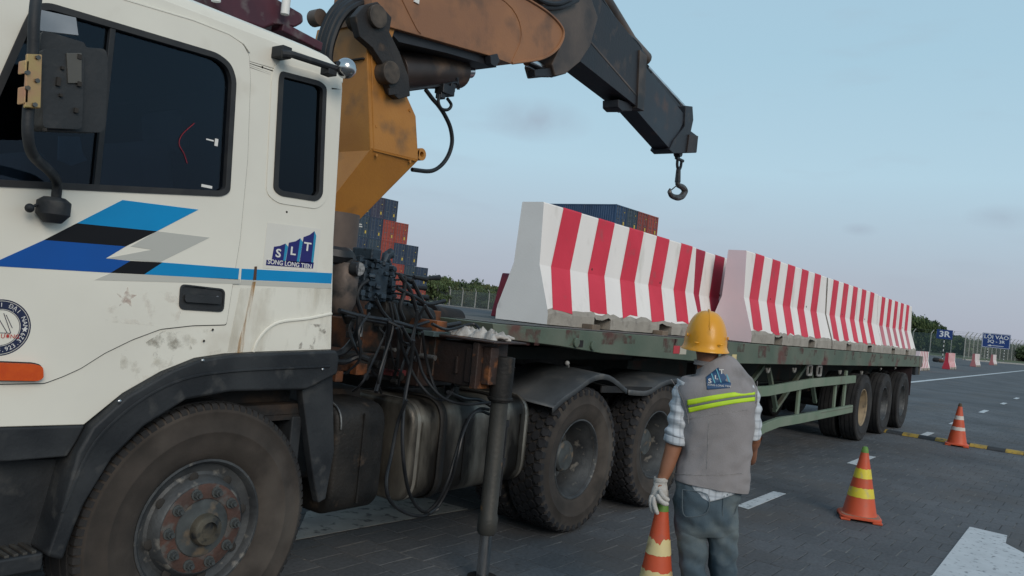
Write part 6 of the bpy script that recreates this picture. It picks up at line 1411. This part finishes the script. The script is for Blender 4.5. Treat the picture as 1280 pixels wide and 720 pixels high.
fence([gd_(1120,150), gd_(1163,139), gd_(1189,134), gd_(1206,130)], 4.2, 5.0, 'far thin wire fence behind the blue 3R sign')
fence([gd_(1206,130), gd_(1240,148), gd_(1282,170), gd_(1330,215)], 4.3, 3.2, 'tall grey mesh fence behind the LOI VAO sign', arm=-1)
kerbm = mat('kerb_conc', (.34,.33,.31), (.27,.27,.26), 2)
b = MB(); b.bb((102.4, 40, -.05), (102.9, 130, .14)); tag(b.build('kerb', kerbm, smooth=False), kind='structure')
kp = [gd_(1120,118), gd_(1165,112), gd_(1206,108), gd_(1245,112), gd_(1290,120), gd_(1350,140)]
b = MB()
for i in range(len(kp)-1): b.bar((kp[i][0],kp[i][1],.05),(kp[i+1][0],kp[i+1][1],.05),.5,.22)
tag(b.build('kerb', kerbm, smooth=False), kind='structure')
verge = mat('verge_grass', (.06,.085,.035), (.11,.11,.055), .6, .95, bump=.3)
b = MB(); b.add([(104.5,30,.02),(420,30,.02),(420,330,.02),(104.5,330,.02)], [(0,1,2,3)]); 
q1 = [gd_(1120,122), gd_(1165,116), gd_(1206,112), gd_(1245,116), gd_(1290,124), gd_(1350,145), (700,-20), (700, 30), (105,30)]
b.add([(x,y,.024) for x,y in q1], [tuple(range(len(q1)))]); tag(b.build('verge', verge, smooth=False, fixn=False), kind='structure')

# ================================================================== TREES
leafm = [mat('leaf_a', (.060,.092,.036), (.100,.135,.055), .8, .9), mat('leaf_b', (.042,.070,.034), (.075,.102,.048), .8, .9), mat('leaf_c', (.095,.110,.045), (.13,.14,.065), .8, .9)]
trunkm = mat('trunk', (.11,.09,.07), (.07,.06,.05), 3, .9)
TM = []
for v in range(6):
    rg = random.Random(100+v); V, F_ = [], []; lobes = [(rg.uniform(-.5,.5), rg.uniform(-.5,.5), rg.uniform(.22,.84), rg.uniform(.24,.38)) for _ in range(12)]
    for (a, c, d, r) in lobes:
        for _ in range(150):
            u = Vector((rg.gauss(0,1), rg.gauss(0,1), rg.gauss(0,1))).normalized()*r*(rg.random()**.4)*(rg.random()**.33)
            p = Vector((a, c, d))+Vector((u.x, u.y, u.z*.62)); s = rg.uniform(.035,.085)
            n1 = Vector((rg.gauss(0,1), rg.gauss(0,1), rg.gauss(0,.6)+.5)).normalized(); t1 = n1.orthogonal().normalized(); t2 = n1.cross(t1); o = len(V)
            V += [p+t1*s, p+t2*s*.6, p-t1*s, p-t2*s*.6]; F_.append((o,o+1,o+2,o+3))
    me = bpy.data.meshes.new('crown'); me.from_pydata(V, [], F_); me.materials.append(leafm[v % 3])
    b = MB(); b.tube([(0,0,-.02),(.01,.0,.25),(.03,.02,.5),(.02,.05,.75)],[.035,.028,.02,.008],7)
    for k in range(5): a = k*1.3; b.tube([(.01,.0,.28+k*.05),(.2*math.cos(a),.2*math.sin(a),.48+k*.05),(.34*math.cos(a),.34*math.sin(a),.60+k*.05)],[.014,.009,.004],5)
    tm_ = b.build('trunk', trunkm, None); TM.append((me, tm_.data)); bpy.data.objects.remove(tm_)
def tree(x, y, h, w_, v, label, group):
    t = local_thing('tree', (x, y, 0), random.uniform(0, 6.3), label, 'tree', group); t.scale = (w_, w_, h)
    for nm, me in (('crown', TM[v][0]), ('trunk', TM[v][1])):
        o = bpy.data.objects.new(nm, me); COL.objects.link(o); o.parent = t
def lerp(pts, x):
    for (a, c), (d, e_) in zip(pts, pts[1:]):
        if a <= x <= d: return c+(e_-c)*(x-a)/(d-a)
    return pts[0][1] if x < pts[0][0] else pts[-1][1]
rt = random.Random(21)
LT = [(500, 341), (548, 342), (575, 350), (600, 350), (612, 356), (625, 353), (660, 357), (720, 362)]
for row in range(3):
    for x in range(500, 720, 7 if row == 0 else 9):
        xx = x+rt.uniform(-3,3); D = 142+row*9+rt.uniform(-3,3); topy = lerp(LT, xx)+(0 if row == 1 else rt.uniform(0,6)); hy = 314+.1*xx; h = (1.65+(hy-topy)*D/1003)*rt.uniform(.86,1.05)
        p = gd_(xx, D); tree(p[0], p[1], h, rt.uniform(3.0,4.4), rt.choice([0,2,0,5,3,1]), 'low bushy tree in the green belt beyond the left wire fence', 'trees beyond the left fence')
for x in list(range(330, 500, 9))+list(range(722, 1105, 9)):
    xx = x+rt.uniform(-3,3); D = 158+rt.uniform(-8,8); p = gd_(xx, D); tree(p[0], p[1], rt.uniform(4.4,6.2), rt.uniform(3.6,4.8), rt.choice([0,2,5,3,1]), 'low bushy tree in the green belt beyond the left wire fence', 'trees beyond the left fence')
RT = [(1100, 380), (1140, 390), (1155, 396), (1170, 404), (1180, 410), (1196, 417), (1212, 424), (1240, 425), (1262, 427), (1290, 430), (1330, 432)]
for row in range(3):
    for x in range(1105, 1335, 7 if row == 0 else 9):
        xx = x+rt.uniform(-3,3); D = 168+row*11+rt.uniform(-4,4); topy = lerp(RT, xx)+(0 if row == 1 else rt.uniform(0,5)); hy = 314+.1*xx; h = (1.65+(hy-topy)*D/1003)*rt.uniform(.9,1.04)
        p = gd_(xx, D); tree(p[0], p[1], h, rt.uniform(3.4,5.0), rt.choice([1,4,1,4,0,3]), 'dark dense tree in the wooded rise beyond the road on the right', 'trees on the wooded rise at the right')

# ================================================================== SIGNS AND FAR BARRIERS
signb = mat('sign_blue', (.018,.05,.20), (.015,.045,.18), 2, .45); signw = mat('sign_white', (.72,.73,.74), rough=.5)
poleb = mat('pole_black', (.02,.02,.02), rough=.6); polew = mat('pole_white', (.6,.6,.58), rough=.6)
def sign(loc, w_, h_, zc_, lines, poles, label, arrow=False):
    t = local_thing('road_sign', loc, 0, label, 'road sign', 'blue and white lane signs')
    b = MB(); b.bb((-.03,-w_/2,zc_-h_/2),(.03,w_/2,zc_+h_/2)); bd = b.build('sign_board', signb, t, bevel=.01)
    b = MB(); e = .05
    for a in ((-w_/2+e, zc_-h_/2+e, w_/2-e, zc_-h_/2+2*e), (-w_/2+e, zc_+h_/2-2*e, w_/2-e, zc_+h_/2-e)): b.bb((-.034,a[0],a[1]),(-.0305,a[2],a[3]))
    b.bb((-.034,-w_/2+e,zc_-h_/2+2*e),(-.0305,-w_/2+2*e,zc_+h_/2-2*e)); b.bb((-.034,w_/2-2*e,zc_-h_/2+2*e),(-.0305,w_/2-e,zc_+h_/2-2*e))
    if arrow: b.build('sign_border', signw, bd, smooth=False)
    rot = Matrix.Rotation(R(-90), 3, 'Z') @ FRONT
    for (tx, dz, sz) in lines: text_part(tx, sz, (-.036, 0, zc_+dz), rot, signw, bd, 'lettering', .003, xs=1.1, bold=.022 if sz > .8 else .010)
    if arrow:
        b = MB(); z0 = zc_-h_*.34; b.bb((-.04,-1.0,z0-.035),(-.033,.70,z0+.035)); b.add([(-.037,.60,z0+.13),(-.037,.60,z0-.13),(-.037,1.05,z0)], [(0,1,2)]); b.build('sign_arrow', signw, bd, smooth=False)
    for yy in poles:
        n = 10; H_ = zc_-h_/2+.1; pb, pw = MB(), MB()
        for k in range(n): (pb if k % 2 else pw).cyl((.06,yy,H_*k/n),(.06,yy,H_*(k+1)/n),.045,10)
        p1 = pb.build('sign_pole', poleb, t); pw.build('pole_band', polew, p1)
    return t
s1 = gd_(1179.5, 91); sign((s1[0], s1[1], 0), 1.62, 1.06, 2.92, [('3R', 0, .92)], [0], 'small blue sign reading 3R on a black and white banded pole')
s2 = gd_(1244, 115); sign((s2[0], s2[1], 0), 3.5, 2.08, 3.05, [('LỐI VÀO', .50, .72), ('3Q - 3R', -.12, .60)], [-1.12, .95], 'large blue entrance sign reading LOI VAO 3Q - 3R with a left arrow', arrow=True)
gf = 'striped barriers standing far down the road'
e_red = mat('end_red', (.48,.03,.055), (.40,.03,.05), 3, .7); e_pink = mat('end_pink', (.42,.16,.16), (.36,.14,.15), 3, .7)
barrier((54.0, 9.25, 0), 0, 3.0, 'far striped barrier half hidden behind the rear corner of the trailer', gf, conc_pinkgrey, seed=21, H=1.22, red=conc_pink)
barrier((64.6, 9.18, 0), 0, 3.0, 'far striped barrier with a bright red end, beside the 3R sign', gf, e_red, seed=22, H=1.22)
barrier((84.5, 9.85, 0), 0, 3.2, 'far pale barrier with a dull red end, left of the LOI VAO sign poles', gf, e_pink, seed=23, H=1.25, nred=3, red=mat('very_faded', (.58,.42,.42), (.5,.4,.4), 3, .8))
barrier((105.0, 10.45, 0), 0, 3.2, 'farthest barrier, white with a dusty red end, under the LOI VAO sign', gf, e_pink, seed=24, H=1.25, nred=3, red=mat('very_faded2', (.60,.46,.45), (.5,.4,.4), 3, .8))
p = gd_(1174, 78); lump = thing('canvas_bundle', (p[0], p[1], 0), 'dark bundle with brown end lying at the foot of the 3R sign', 'bundle')
b = MB(); b.loft([[(p[0]+.25*math.cos(a)*s_, p[1]+yo+.02*math.sin(3*a), max(.0,.22*math.sin(a)*s_+.20)) for a in [2*math.pi*k/14 for k in range(14)]] for yo, s_ in ((.45,.5),(.38,.95),(.05,1.1),(-.1,.8))]); b.build('bundle_dark', rubber, lump)
b = MB(); b.loft([[(p[0]+.22*math.cos(a)*s_, p[1]+yo, max(.0,.20*math.sin(a)*s_+.17)) for a in [2*math.pi*k/14 for k in range(14)]] for yo, s_ in ((-.1,.8),(-.2,1.0),(-.45,.9),(-.55,.4))]); b.build('bundle_brown', mat('bundle_brown', (.16,.09,.06), (.1,.06,.05), 5, .9), lump)
